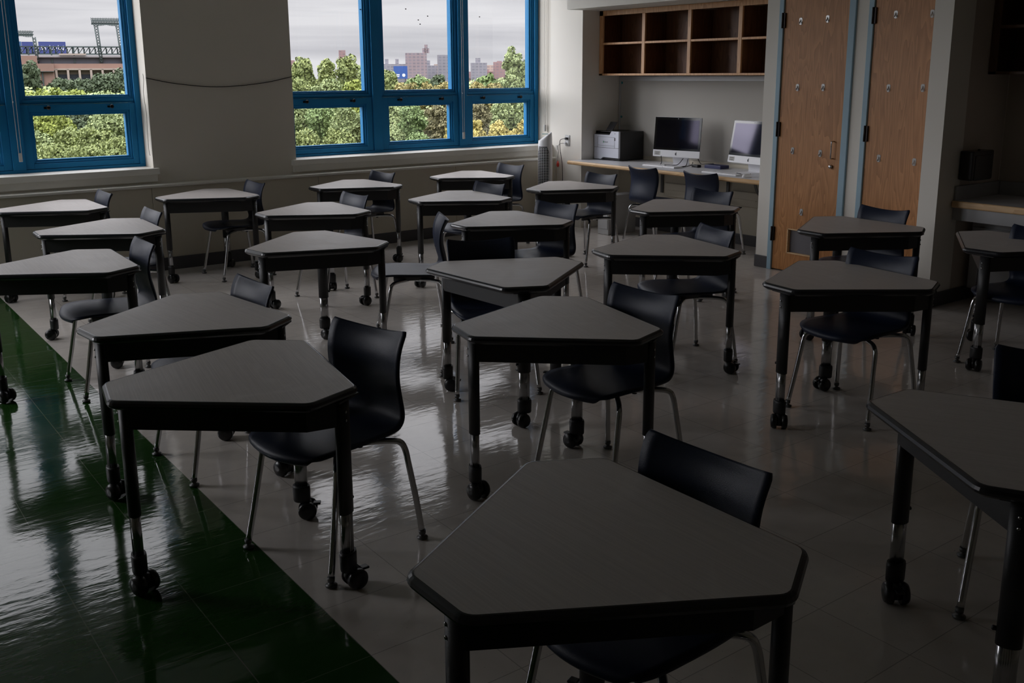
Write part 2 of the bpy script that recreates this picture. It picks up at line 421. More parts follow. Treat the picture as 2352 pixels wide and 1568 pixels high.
# ------------------------------------------------------------------ doors
def door(name, y0, y1, handle, grille):
    """y0 > y1; hinges on the y0 side"""
    w = bpy.data.objects.new(name, None); link(w); w['kind'] = 'structure'
    lf = MB()
    a, b = y0-.004, y1+.004
    if grille:
        ga, gb, gz0, gz1 = 5.022, 4.712, .156, .362
        lf.box((XD-.004, gb, .012), (6.55, b, 2.43)) if False else None
        lf.box((XD-.004, b, .012), (6.545, gb, 2.43)); lf.box((XD-.004, ga, .012), (6.545, a, 2.43))
        lf.box((XD-.004, gb, .012), (6.545, ga, gz0)); lf.box((XD-.004, gb, gz1), (6.545, ga, 2.43))
    else:
        lf.box((XD-.004, b, .012), (6.545, a, 2.43))
    lf.build('door_leaf', M['oak'], w)
    if grille:
        g = MB().box((XD+.022, gb, gz0), (XD+.028, ga, gz1))
        g.build('vent_grille', M['grille'], w)
        f = MB(); 
        for q in (((ga-.010, gz0), (ga, gz1)), ((gb, gz0), (gb+.010, gz1)), ((gb, gz0), (ga, gz0+.010)), ((gb, gz1-.010), (ga, gz1))):
            f.box((XD-.008, q[0][0], q[0][1]), (XD+.024, q[1][0], q[1][1]), .002)
        f.build('vent_frame', M['oake'], w)
    fr = MB().box((XD-.018, y0, 0), (XD+.04, y0+.042, 2.48), .003)
    fr.box((XD-.018, y1-.055, 0), (XD+.04, y1, 2.48), .003) if y1 > 4 else None
    fr.box((XD-.018, y1-(.055 if y1 > 4 else 0), 2.435), (XD+.04, y0+.042, 2.48), .003)
    fr.build('door_frame', M['bluegrey'], w)
    for z in (.245, 1.097, 1.945):
        hb = MB().lathe([(.008, 0), (.008, .118)], 12, M=Matrix.Translation((XD-.022, y0+.003, z)))
        hb.box((XD-.020, y0-.018, z+.002), (XD-.003, y0+.002, z+.116), .001)
        hb.build('hinge', M['bronze'], w)
    if handle:
        y = 4.634
        MB().tube(smoothpath([(XD, y, 1.084), (XD-.028, y, 1.083), (XD-.034, y, 1.076), (XD-.034, y, 1.02), (XD-.034, y, .96), (XD-.028, y, .953), (XD, y, .952)], 4), .005, 8).build('pull_handle', M['chrome'], w)
        MB().lathe([(.015, 0), (.015, .012), (.012, .02), (.004, .02)], 16, M=Matrix.Translation((XD-.004, 4.645, .889)) @ Matrix.Rotation(R(-90), 4, 'Y')).build('lock', M['chrome'], w)
door('door_1', 5.165, 4.565, True, True)
door('door_2', 4.357, 3.757, False, False)
# adhesive hooks
def hook_mesh():
    k = MB()
    pl = rounded([(-.012, -.026), (.012, -.026), (.015, .026), (-.015, .026)], .009, 3)
    k.prism([(p.x, p.y) for p in pl], 0, .003, Matrix.Rotation(R(90), 4, 'Z') @ Matrix.Rotation(R(90), 4, 'X') @ Matrix.Rotation(R(180), 4, 'Y'))
    return k
hooks = [(5.006, 1.992, 'left door, top row, nearer its hinges'), (4.760, 1.998, 'left door, top row, farther from its hinges'), (5.002, 1.487, 'left door, middle row, nearer its hinges'), (4.763, 1.489, 'left door, middle row, farther from its hinges'),
         (5.015, .990, 'left door, just left and below of centre, handle level'), (4.752, .985, 'left door, right beside the pull handle'), (4.896, .507, 'left door, alone above the vent grille'),
         (4.187, 2.003, 'right door, top row, nearer its hinges'), (3.907, 1.995, 'right door, top row, by the pilaster'), (4.201, 1.489, 'right door, middle row, nearer its hinges'), (3.932, 1.492, 'right door, middle row, by the pilaster'),
         (4.237, .98, 'right door, lowest row, nearer its hinges'), (3.951, .972, 'right door, lowest row, by the pilaster')]
hk = None
for y, z, d in hooks:
    if hk is None:
        k = MB(); pl = rounded([(-.013, -.028), (.013, -.028), (.016, .028), (-.016, .028)], .010, 3)
        k.rings([[(0, p.x, p.y) for p in pl], [(-.003, p.x*.95, p.y*.95) for p in pl]], smooth=False)
        k.tube(smoothpath([(-.003, 0, .012), (-.010, 0, -.004), (-.016, 0, -.016), (-.020, 0, -.012), (-.020, 0, -.004)], 3), .004, 7)
        hk = o = k.build('adhesive_hook', M['clear'])
    else:
        o = hk.copy(); COL.objects.link(o)
    o.location = (XD-.004, y, z); tag(o, 'clear hook on the '+d, 'hook', 'adhesive hooks on the closet doors')

# ------------------------------------------------------------------ alcove fittings
# wall board with frame and clips
bd = MB().box((XB-.010, 5.36, .76), (XB-.002, 7.83, 1.53)).build('tack_board', M['board']); tag(bd, 'large grey tack board behind the computers, in the alcove', 'tack board')
f = MB().box((XB-.018, 7.83, .76), (XB-.001, 7.853, 1.575), .002); f.box((XB-.02, 5.345, 1.525), (XB-.001, 7.83, 1.575), .003); f.build('frame', M['strip'], bd)
for z in (1.504, 1.15):
    MB().lathe([(.012, 0), (.012, .004)], 12, M=Matrix.Translation((XB-.012, 7.812, z)) @ Matrix.Rotation(R(-90), 4, 'Y')).build('corner_clip', M['teal'], bd)
# oak cubbies
def cubby(x0, x1, ya, yb, z0, z1, divs, label, wd='oakc'):
    c = empty('cubby_shelf', (x0, (ya+yb)/2, z0), 0, label, 'wall cubbies')
    ox, oy, oz = c.location
    def bx(mb, a, b, bev=.002): return mb.box((a[0]-ox, a[1]-oy, a[2]-oz), (b[0]-ox, b[1]-oy, b[2]-oz), bev)
    m = MB(); bx(m, (x0, ya-.055, z0), (x0+.02, ya, z1)); bx(m, (x0, yb, z0), (x0+.02, yb+.055, z1)); bx(m, (x0, yb, z1-.05), (x0+.02, ya, z1)); bx(m, (x0, yb, z0), (x0+.02, ya, z0+.02))
    for y in divs: bx(m, (x0, y-.021, z0+.02), (x0+.02, y+.021, z1-.05))
    zz = [ya-.055]+[q for y in divs for q in (y+.021, y-.021)]+[yb+.02]
    for a_, b_ in zip(zz[::2], zz[1::2]): bx(m, (x0+.002, b_, 1.888), (x0+.02, a_, 1.909))
    m.build('face_frame', M[wd], c)
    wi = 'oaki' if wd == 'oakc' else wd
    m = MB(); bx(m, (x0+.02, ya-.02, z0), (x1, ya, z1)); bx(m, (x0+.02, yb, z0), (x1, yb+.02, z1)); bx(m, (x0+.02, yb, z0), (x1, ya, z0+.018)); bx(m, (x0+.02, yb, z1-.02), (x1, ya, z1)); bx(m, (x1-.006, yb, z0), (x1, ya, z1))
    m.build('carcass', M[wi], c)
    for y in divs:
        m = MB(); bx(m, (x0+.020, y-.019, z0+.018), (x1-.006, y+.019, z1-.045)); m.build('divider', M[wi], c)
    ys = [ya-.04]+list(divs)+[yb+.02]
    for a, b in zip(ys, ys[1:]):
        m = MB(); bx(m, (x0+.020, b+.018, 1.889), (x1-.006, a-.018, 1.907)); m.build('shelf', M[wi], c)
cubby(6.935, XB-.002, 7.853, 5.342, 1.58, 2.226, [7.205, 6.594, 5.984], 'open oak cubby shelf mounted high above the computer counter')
cubby(6.74, 7.038, 3.597, .4, 1.584, 2.226, [2.95, 2.34, 1.73, 1.12], 'dark cubby shelf mounted on the far right above the sink counter', 'oakd')
# computer counter
ct = empty('computer_counter', (6.53, 6.6, 0), 0, 'long grey counter with rounded oak edge running under the computers', 'counter')
pl = [(6.545, 5.345), (7.236, 5.345), (7.236, 7.85), (6.705, 7.85), (6.705, 7.905), (6.60, 7.905), (6.545, 7.86)]
m = MB().prism([(x-6.53, y-6.6) for x, y in pl], .684, .72); m.build('worktop', M['lam'], ct)
e = MB()
pts = [(6.705, 7.915), (6.60, 7.915), (6.538, 7.865), (6.538, 5.345)]
prof = [(0, .720), (-.012, .716), (-.018, .702), (-.012, .688), (0, .684)]
rg = []
for i, p in enumerate(pts):
    a = Vector(pts[max(i-1, 0)]); b = Vector(pts[min(i+1, 3)]); t = (b-a).normalized(); n = Vector((-t.y, t.x))
    if n.dot(Vector((-1, .3))) < 0: n = -n
    rg.append([(p[0]+n.x*(-u)-6.53, p[1]+n.y*(-u)-6.6, z) for u, z in [(.018, .721), (.018, .683)] ] if False else [(p[0]-n.x*d-6.53, p[1]-n.y*d-6.6, z) for d, z in [(.012, .7205), (-.004, .7195), (-.016, .709), (-.016, .694), (-.006, .684), (.012, .683)]])
e.rings(rg, smooth=False); e.build('oak_edge', M['oake'], ct)
for y in (7.18, 6.3, 5.6):
    b = MB().tube(smoothpath([(.62, y-6.6, .42), (.45, y-6.6, .47), (.30, y-6.6, .56), (.24, y-6.6, .66), (.22, y-6.6, .683)], 4), .012, 8); b.box((.2, y-6.615, .672), (.7, y-6.585, .684))
    b.box((.69, y-6.615, .40), (.702, y-6.585, .672)); b.build('support_bracket', M['bracket'], ct)
for y0, y1, lb in [(7.11, 6.80, 'left'), (6.225, 5.90, 'right')]:
    o = MB().box((XB-.05, y1, .375), (XB-.001, y0, .51), .006); o.box((XB-.056, y1+.02, .43), (XB-.05, y0-.02, .44)); o = o.build('raceway_box', M['wallb']); tag(o, 'beige wiring box on the wall under the counter, the %s one of two' % lb, 'wiring box', 'wiring boxes under the counter')
o = MB().box((6.60, 7.30, .0), (6.98, 7.46, .40), .006); o.box((6.595, 7.31, .06), (6.60, 7.45, .38)); o = o.build('computer_tower', M['strip'])
tag(o, 'pale grey computer tower standing on the floor under the left counter end', 'computer tower')
for i, pp in enumerate([[(7.0, 7.2, .006), (6.85, 7.0, .006), (6.95, 6.85, .006), (7.1, 6.7, .006), (7.15, 6.4, .006)], [(7.1, 7.3, .006), (6.9, 7.12, .006), (6.8, 7.05, .006), (6.9, 6.95, .006), (7.2, 6.9, .006), (7.22, 6.9, .3)]]):
    cord('floor_cable', pp, .005, M['cable'], ['black cable curling on the floor beneath the counter', 'black cable on the floor rising up the alcove wall'][i], 'cable', 'cables on the floor under the counter')

# printer ----------------------------------------------------------
pr = empty('printer', (6.87, 7.645, .72), 0, 'light grey and black laser printer at the left end of the computer counter', 'printer')
m = MB().box((.02, -.185, 0.004), (.35, .185, .295), .006); m.build('body', M['printb'], pr)
# front cover, outline in (y, z); left side is +y
pf = [(.19, .008), (.09, .008), (.055, .03), (-.15, .03), (-.185, .03), (-.185, .30), (-.075, .30), (-.045, .262), (.19, .262)]
m = MB(); m.rings([[(.02, y, z) for y, z in pf], [(-.002, y*.995, z) for y, z in pf]], smooth=False); 
fo = m.build('front_cover', M['printw'], pr)
m = MB().box((-.004, -.186, .128), (-.001, .190, .131)); m.box((-.004, -.125, .15), (-.002, .135, .152)); m.box((-.0035, .133, .132), (-.002, .135, .24)); m.box((-.0035, -.125, .132), (-.002, -.123, .24)); m.box((-.0035, -.125, .238), (-.002, .135, .24))
m.build('cover_seam', M['bracket'], pr)
m = MB(); m.rings([[(.02, .188, .262), (.02, -.045, .262), (.02, -.07, .298), (.02, .188, .298)], [(.0, .188, .262), (.0, -.045, .262), (.05, -.07, .298), (.09, .188, .298)]], smooth=False)
m.build('control_panel', M['printb'], pr)
k = MB()
for i in range(4):
    for j in range(3): k.box((.012+j*.022, .02+i*.035, .272+j*.008), (.026+j*.022, .044+i*.035, .2745+j*.008))
k.build('keypad', M['ink'], pr)
m = MB().box((0, 0, 0), (.11, .10, .006), .002, Matrix.Translation((.055, -.03, .30)) @ Matrix.Rotation(R(-52), 4, 'Y')); m.build('display_flap', M['printb'], pr)
m = MB().box((-.004, -.135, .205), (-.001, -.122, .235), .001); m.lathe([(.004, 0), (.004, .002)], 10, M=Matrix.Translation((-.002, -.13, .278)) @ Matrix.Rotation(R(-90), 4, 'Y')); m.build('usb_port', M['printb'], pr)
def text(name, body, size, loc, rot, m, parent, ext=.0004):
    c = bpy.data.curves.new(name, 'FONT'); c.body = body; c.size = size; c.extrude = ext; c.align_x = 'CENTER'; c.align_y = 'CENTER'
    o = bpy.data.objects.new(name, c); c.materials.append(m); link(o, parent); o.location = loc; o.rotation_euler = rot
    bpy.context.view_layer.update()
    me = bpy.data.meshes.new_from_object(o); q = bpy.data.objects.new('tmp', me); link(q, parent); q.location = loc; q.rotation_euler = rot
    bpy.data.objects.remove(o); q.name = name; return q
FW = (R(90), 0, R(-90))     # lettering read from the -X side
lg = MB().box((-.0035, .038, .180), (-.002, .050, .188), .001); lg.box((-.0035, .038, .190), (-.002, .050, .198), .001); lg.build('logo_mark', M['green'], pr)
text('logo_lettering', 'Lexmark', .016, (-.003, .006, .189), FW, M['ink'], pr)
# all-in-one computers ---------------------------------------------
def imac(x, y, rz, lean, label, sticker=True):
    t = empty('desktop_computer', (x, y, .72), rz, label, 'computer', 'all-in-one computers on the counter')
    L = Matrix.Translation((0, 0, .08)) @ Matrix.Rotation(R(lean), 4, 'Y')
    def T(mb): bmesh.ops.transform(mb.bm, matrix=L, verts=mb.bm.verts); return mb
    def rr(w, z0, z1, r, tl=True, bl=True):
        return [(q.x, q.y) for q in rounded([(-w, z0), (w, z0), (w, z1), (-w, z1)], r, 4)]
    oc = rr(.264, 0, .385, .018)
    m = MB(); m.rings([[(.0, a, b) for a, b in oc], [(.006, a, b) for a, b in oc], [(.03, a*.8, .19+(b-.19)*.8) for a, b in oc], [(.042, a*.35, .19+(b-.19)*.4) for a, b in oc]], smooth=False)
    T(m).build('housing', M['alu'], t)
    m = MB().box((-.0025, -.263, .066), (0, .263, .383), .002); T(m).build('bezel', M['bezel'], t)
    m = MB().box((-.0035, -.238, .088), (-.002, .238, .358)); T(m).build('screen', M['screen'], t)
    m = MB().box((-.003, -.264, .001), (0, .264, .066), .001); ch = T(m).build('chin', M['alu'], t)
    m = MB(); c = [(.011*math.cos(a)*(1-.12*math.cos(2*a)), .012*math.sin(a)) for a in [i*2*math.pi/20 for i in range(20)]]
    c = [(u if not (u < -.006 and abs(v) < .006) else u+.006, v) for u, v in c]
    m.rings([[(-.0045, u, .031+v) for u, v in c], [(-.003, u, .031+v) for u, v in c]], smooth=False)
    lf = [(.002*math.cos(a)+0.0, .0045*math.sin(a)) for a in [i*2*math.pi/8 for i in range(8)]]
    m.rings([[(-.0045, u-v*.5-.002, .048+v) for u, v in lf], [(-.003, u-v*.5-.002, .048+v) for u, v in lf]], smooth=False)
    T(m).build('apple_logo', M['ink'], ch)
    if sticker:
        m = MB().box((-.0042, .18, .014), (-.003, .25, .054)); s = T(m).build('sticker', M['sticker'], ch)
        m = MB().box((-.0048, .19, .038), (-.0042, .238, .043)); m.box((-.0048, .192, .022), (-.0042, .236, .027)); T(m).build('sticker_print', M['ink'], ch)
    m = MB().lathe([(.004, 0), (.004, .001)], 10, M=Matrix.Translation((-.0027, 0, .371)) @ Matrix.Rotation(R(-90), 4, 'Y')); T(m).build('webcam', M['strip'], t)
    st = MB(); st.rings([[(a, -.09, b), (a, .09, b), (a+.006, .09, b+.002), (a+.006, -.09, b+.002)] for a, b in [(-.08, .0), (.09, .0), (.10, .012), (.085, .08), (.045, .18), (.04, .20)]], smooth=False)
    st.build('stand', M['alu'], t); return t
imac(6.985, 6.765, 12, 5, 'black-screened desktop computer with silver chin, the left of two on the counter')
imac(6.97, 5.855, -6, 10, 'desktop computer at the right end of the counter, partly behind the pillar')
def keyboard(x, y, rz, lb):
    t = empty('keyboard', (x, y, .72), rz, lb, 'keyboard', 'keyboards')
    MB().box((-.06, -.215, 0), (.06, .215, .012), .004).build('case', M['whitep'], t)
    k = MB()
    for i in range(5):
        for j in range(18):
            k.box((-.052+i*.021, -.208+j*.0232, .012), (-.035+i*.021, -.189+j*.0232, .0155))
    k.build('keys', M['whitep'], t)
keyboard(6.80, 6.76, 0, 'white keyboard in front of the left computer')
keyboard(6.72, 5.92, -4, 'white keyboard in front of the right computer')
def mouse(x, y, rz, label):
    k = MB(); n = 16
    k.rings([[(.055*s*math.cos(2*math.pi*i/n), .030*s*math.sin(2*math.pi*i/n), z) for i in range(n)] for s, z in [(1, 0), (1.02, .008), (.9, .022), (.6, .030), (.2, .033)]])
    o = k.build('mouse', M['whitep']); o.location = (x, y, .72); o.rotation_euler = (0, 0, R(rz)); tag(o, label, 'mouse')
mouse(6.66, 5.60, 5, 'white mouse on the counter end beside the pillar')
o = MB().box((7.02, 6.22, .72), (7.14, 6.42, .752), .004).build('hub_box', M['navy']); tag(o, 'flat dark navy box on the counter between the two computers', 'box')
o = MB().box((6.98, 6.47, .72), (7.03, 6.55, .745), .004).build('power_adapter', M['black']); tag(o, 'black power adapter among the cables beside the left computer', 'adapter')
o = MB().lathe([(.035, 0), (.036, .05), (.03, .055)], 16, M=Matrix.Translation((6.86, 5.52, .755)) @ Matrix.Rotation(R(80), 4, 'X')); o = o.build('paper_roll', M['whitep']); tag(o, 'small white roll lying on the counter behind the mouse', 'roll')
cb = [[(6.92, 6.90, .81), (6.93, 6.90, .75), (6.90, 6.89, .725), (6.80, 6.80, .73)], [(7.0, 6.62, .79), (6.96, 6.60, .735), (6.92, 6.62, .725), (6.82, 6.66, .73), (6.74, 6.70, .727)],
      [(7.05, 6.60, .76), (6.98, 6.55, .74), (6.90, 6.56, .728), (6.83, 6.58, .726)], [(7.1, 6.58, .79), (7.06, 6.50, .75), (7.06, 6.42, .758), (7.08, 6.36, .76)],
      [(6.95, 6.63, .80), (6.90, 6.66, .74), (6.86, 6.75, .735), (6.80, 6.73, .74)], [(6.85, 5.72, .73), (6.78, 5.68, .726), (6.74, 5.78, .738), (6.72, 5.72, .738)]]
cl = ['black cable hanging below the left computer', 'thin black cable curling over the left keyboard', 'black cable running to the power adapter', 'black cable running to the navy box', 'thin cable looping beside the left computer stand', 'thin dark cable over the right keyboard']
for p, l in zip(cb, cl): cord('computer_cable', p, .0035, M['cable'], l, 'cable', 'cables on the counter')

# outlet, plugs and cords on the white wall ------------------------
ou = MB().box((XE-.006, 8.045, .852), (XE, 8.120, .966), .003).build('outlet', M['strip']); tag(ou, 'steel wall outlet with two plugs on the white wall', 'outlet')
for z in (.935, .885): MB().box((XE-.008, 8.063, z-.018), (XE-.006, 8.102, z+.014), .002).build('socket', M['whitep'], ou)
t = empty('black_lead', (XE, 8.08, 0), 0, 'black power cord from the outlet down to the floor', 'cord')
MB().box((-.035, -.012, .918), (-.006, .014, .942), .004).build('plug', M['black'], t)
MB().tube(smoothpath([(-.03, 0, .93), (-.05, .03, .925), (-.06, .06, .90), (-.055, .06, .8), (-.05, .045, .72), (-.04, .04, .6), (-.04, .03, .3), (-.05, .02, .02), (-.10, .0, .008)], 5), .0035, 6).build('cable', M['cable'], t)
t = empty('white_lead', (XE, 8.10, 0), 0, 'white looped power cord with a tag and a red label, below the outlet', 'cord')
MB().box((-.035, -.015, .868), (-.006, .012, .89), .004).build('plug', M['whitep'], t)
MB().tube(smoothpath([(-.03, 0, .88), (-.05, .04, .875), (-.06, .07, .85), (-.055, .07, .78), (-.05, .11, .70), (-.05, .12, .66), (-.05, .08, .74), (-.05, .10, .68), (-.05, .12, .60), (-.06, .13, .45), (-.09, .13, .25), (-.12, .11, .02)], 5), .004, 6).build('cable', M['cablew'], t)
MB().box((-.062, .078, .80), (-.058, .105, .855), .001, None).build('paper_tag', M['sticker'], t)
MB().lathe([(.002, .62), (.02, .635), (.022, .66), (.006, .69)], 10, .35, 1, Matrix.Translation((-.05, .085, 0))).build('red_label', M['red'], t)

# tower fan --------------------------------------------------------
fn = empty('tower_fan', (6.42, 8.10, 0), 0, 'white tower fan standing on the floor by the radiator enclosure', 'fan')
def ov(r1, r2, z, tilt=0, n=28): return [(r1*math.cos(2*math.pi*i/n), r2*math.sin(2*math.pi*i/n), z+tilt*(math.cos(2*math.pi*i/n)*.75-math.sin(2*math.pi*i/n)*.65)) for i in range(n)]
m = MB(); m.rings([ov(.070, .080, .03), ov(.072, .08, .1), ov(.072, .08, .82), ov(.070, .078, .92, 0), ov(.067, .075, .955, .04), ov(.060, .068, .965, .045)]); m.build('housing', M['whitep'], fn)
m = MB(); m.rings([ov(.13, .13, 0), ov(.13, .13, .012), ov(.09, .09, .03), ov(.06, .06, .04)]); m.build('base', M['whitep'], fn)
g = MB(); n = 14
def arc(r, z, a0=150, a1=262): return [(r*.072/.075*math.cos(R(a0+(a1-a0)*i/n)), r*math.sin(R(a0+(a1-a0)*i/n))*1.05, z) for i in range(n+1)]
g.rings([arc(.0772, .12), arc(.0772, .80), arc(.0772, .86, 170, 245)], cap=False, closed=False); g.build('air_intake', M['black'], fn)
g = MB()
for i in range(44):
    z = .125+i*.0168; a0, a1 = (150, 262) if z < .80 else (150+(z-.8)*330, 262-(z-.8)*280)
    g.tube(arc(.0785, z, a0, a1), .0024, 4)
for j in range(6): 
    a = R(155+j*20); g.tube([(.0755*math.cos(a), .0825*math.sin(a), .12), (.0755*math.cos(a), .0825*math.sin(a), .80 if j in (0, 5) else .85)], .0018, 4)
g.build('grille', M['whitep'], fn)
m = MB().box((-.035, -.012, .985), (.03, .012, .99), .002, Matrix.Rotation(R(-30), 4, 'Z')); m.build('control_pad', M['teal'], fn)

# ------------------------------------------------------------------ sink corner at the right
sk = empty('sink_counter', (6.43, 2.0, 0), 0, 'white counter with brown wood edge in the dark corner at the right', 'counter')
MB().box((.012, -1.9, .70), (.608, 1.597, .736), .003).build('worktop', M['lam'], sk)
MB().box((-.01, -1.9, .690), (.014, 1.597, .737), .009).build('oak_edge', M['oake'], sk)
MB().box((.02, -1.9, .602), (.04, 1.597, .69)).build('apron', M['sinkw'], sk)
MB().box((.02, 1.582, .736), (.608, 1.597, .834), .003).build('side_splash', M['sinkw'], sk)
MB().box((.592, -1.9, .736), (.608, 1.58, .834), .003).build('back_splash', M['sinkw'], sk)
bc = empty('base_cabinet', (6.66, 3.0, 0), 0, 'pale cabinet under the dark sink counter, set back below the apron', 'cabinet')
MB().box((0, -.5, .10), (.37, .56, .59), .003).build('body', M['sinkw'], bc)
MB().box((-.012, .04, .12), (0, .55, .54), .003).build('door', M['sinkw'], bc); MB().box((-.012, -.49, .12), (0, .03, .54), .003).build('door', M['sinkw'], bc)
dp = empty('towel_dispenser', (6.61, 3.598, .875), 0, 'dark smoked paper towel dispenser on the wall above the sink counter', 'dispenser')
MB().box((-.135, -.10, 0), (.135, 0, .20), .01).build('housing', M['dispenser'], dp)
MB().box((-.11, -.104, .0), (.11, -.098, .17), .004).build('front_cover', M['dispenser'], dp)
MB().lathe([(.008, 0), (.009, .008), (.004, .012)], 10, M=Matrix.Translation((0, -.06, .198))).build('lock', M['dispenser'], dp)

# ------------------------------------------------------------------ desks
Lg, Sh = .595, .19
TT = Lg+2*Sh
RC = TT/math.sqrt(3)
tri = [Vector((RC*math.cos(R(a)), RC*math.sin(R(a)))) for a in (60, -60, 180)]
hexp = []
for i in range(3):
    p = tri[i]; a = tri[(i-1) % 3]; b = tri[(i+1) % 3]
    hexp += [p+(a-p).normalized()*Sh, p+(b-p).normalized()*Sh]
hexp = list(reversed(hexp))      # counter-clockwise
TZ = .675
def desk_proto():
    t = bpy.data.objects.new('student_desk', None); t.empty_display_size = .1; link(t)
    base = rounded(hexp, .035, 4)
    m = MB(); m.prism([(p.x, p.y) for p in base], TZ-.028, TZ); m.build('desk_top', M['desk'], t)
    m = MB()
    prof = [(0, TZ+.0003), (-.004, TZ-.0005), (-.011, TZ-.006), (-.014, TZ-.014), (-.010, TZ-.022), (.006, TZ-.032), (.04, TZ-.033)]
    rr = [[(q.x, q.y, z) for q in inset(base, d)] for d, z in prof]
    m.rings(rr, cap=False, smooth=False); m.build('edge_band', M['edge'], t)
    for s in (1, -1):
        m = MB(); na = R(120*s); ta = R(30*s)
        def P(d, u): return Vector((d*math.cos(na)+u*math.cos(ta), d*math.sin(na)+u*math.sin(ta)))
        B = Vector((.375*math.cos(R(50)), s*.375*math.sin(R(50))))
        path = [P(.205, -.30), P(.205, .262), B+Vector((-.012, s*.020))]
        inn = [P(.193, -.30), P(.193, .258), B+Vector((-.012, s*.006))]
        m.prism([(p.x, p.y) for p in path+list(reversed(inn))], .555, TZ-.030); m.build('apron', M['legblack'], t)
    for a, rad, sw, tabbed in ((180, .357, 0, 0), (50, .375, 90, 1), (-50, .375, 40, 1)):
        g = Vector((rad*math.cos(R(a)), rad*math.sin(R(a)), 0)); rot = Matrix.Translation(g) @ Matrix.Rotation(R(a), 4, 'Z')
        m = MB().lathe([(1, .262), (1, TZ-.030)], 24, .020, .030, rot)
        m.box((-.025, -.055, TZ-.036), (.030, .055, TZ-.029), .001, rot)
        leg = m.build('leg', M['legblack'], t)
        m = MB().lathe([(1, .10), (1, .30)], 24, .0165, .0255, rot)
        for k in range(-3, 4): m.box((.0150, k*.005-.0008, .13), (.0172-.0008*abs(k)*.8, k*.005+.0008, .262), 0, rot) if abs(k) < 3 else None
        m.build('inner_post', M['post'], leg)
        m = MB().lathe([(.94, .066), (1, .072), (1.02, .12), (.96, .13)], 24, .0235, .033, rot)
        m.build('collar', M['black'], leg)
        c = MB()
        c.lathe([(.009, .034), (.009, .07)], 10)
        for sgn in (-1, 1):
            M4 = Matrix.Translation((.020, sgn*.012, .034)) @ Matrix.Rotation(R(90 if sgn < 0 else -90), 4, 'X')
            c.lathe([(.034, -.004 if 0 else 0), (.034, .016), (.029, .024), (.010, .027)], 22, M=M4)
        c.lathe([(.030, -.012), (.030, .012)], 18, M=Matrix.Translation((.016, 0, .040)) @ Matrix.Rotation(R(90), 4, 'X'))
        if tabbed:
            c.box((.040, -.013, .050), (.068, .013, .058), .003, Matrix.Translation((0, 0, .002)))
        co = c.build('caster', M['caster'], leg); co.location = g; co.rotation_euler = (0, 0, R(sw))
        for z in (.600, .572):
            MB().lathe([(.0045, 0), (.0045, .002), (.002, .0035)], 8, M=rot @ Matrix.Translation((.0195, -.008, z)) @ Matrix.Rotation(R(90), 4, 'Y')).build('screw', M['chrome'], leg)
        MB().lathe([(.006, 0), (.007, .008), (.004, .011)], 8, M=rot @ Matrix.Translation((0, -.0295 if a > 0 else .0295, .30)) @ Matrix.Rotation(R(90 if a > 0 else -90), 4, 'X')).build('adjusting_knob', M['black'], leg)
    return t

def copy_tree(o, parent=None):
    c = o.copy(); COL.objects.link(c)
    if parent is not None: c.parent = parent
    for ch in o.children: copy_tree(ch, c)
    return c

rows = ['in the row along the radiator', 'in the second row from the windows', 'in the third row from the windows', 'in the fourth row from the windows', 'in the fifth row, one ahead of the nearest', 'in the nearest row']
DK = [(1.553, 7.736, .8, 'leftmost grey desk in the row along the radiator, cut by the picture edge'),
 (2.703, 7.75, 3.3, 'second grey desk from the left in the row along the radiator'),
 (3.958, 7.651, 4.7, 'third grey desk from the left in the row along the radiator'),
 (5.202, 7.676, -3.4, 'grey desk at the right end of the radiator row, by the tower fan'),
 (1.568, 6.443, -2.1, 'leftmost grey desk in the second row from the windows'),
 (2.974, 6.383, -.4, 'second grey desk from the left in the second row from the windows'),
 (4.188, 6.352, -2.8, 'third grey desk from the left in the second row from the windows'),
 (5.315, 6.373, 4.0, 'rightmost grey desk in the second row, below the outlet and printer'),
 (1.085, 5.315, -1.7, 'desk with scuff marks at the left picture edge, beside the green floor'),
 (2.38, 5.115, 10.4, 'second grey desk from the left in the third row from the windows'),
 (3.773, 5.129, .4, 'third grey desk from the left in the third row from the windows'),
 (5.112, 4.892, -.5, 'rightmost grey desk in the third row, below the computer counter'),
 (1.217, 3.832, 6.7, 'desk at left centre directly behind the front left desk'),
 (2.772, 3.773, 64., 'desk turned round the other way, one corner towards the camera, mid room'),
 (3.832, 3.772, -12.2, 'grey desk right of the turned desk, in the fourth row from the windows'),
 (5.285, 3.583, -2., 'grey desk standing in front of the left closet door vent'),
 (1.085, 2.937, -9.9, 'large desk at the front left, standing on the edge of the green floor'),
 (2.336, 2.865, -12.2, 'smudged desk in the middle of the picture, in front of the turned desk'),
 (3.9, 2.68, -7.4, 'grey desk at right, in front of the desk by the closet door'),
 (5.474, 2.662, 2.9, 'dark desk at the right picture edge, in front of the sink counter'),
 (1.258, 1.403, .1, 'nearest and largest desk, its whole top at the bottom centre'),
 (2.522, 1.158, 28.2, 'near desk cut off by the lower right picture edge')]
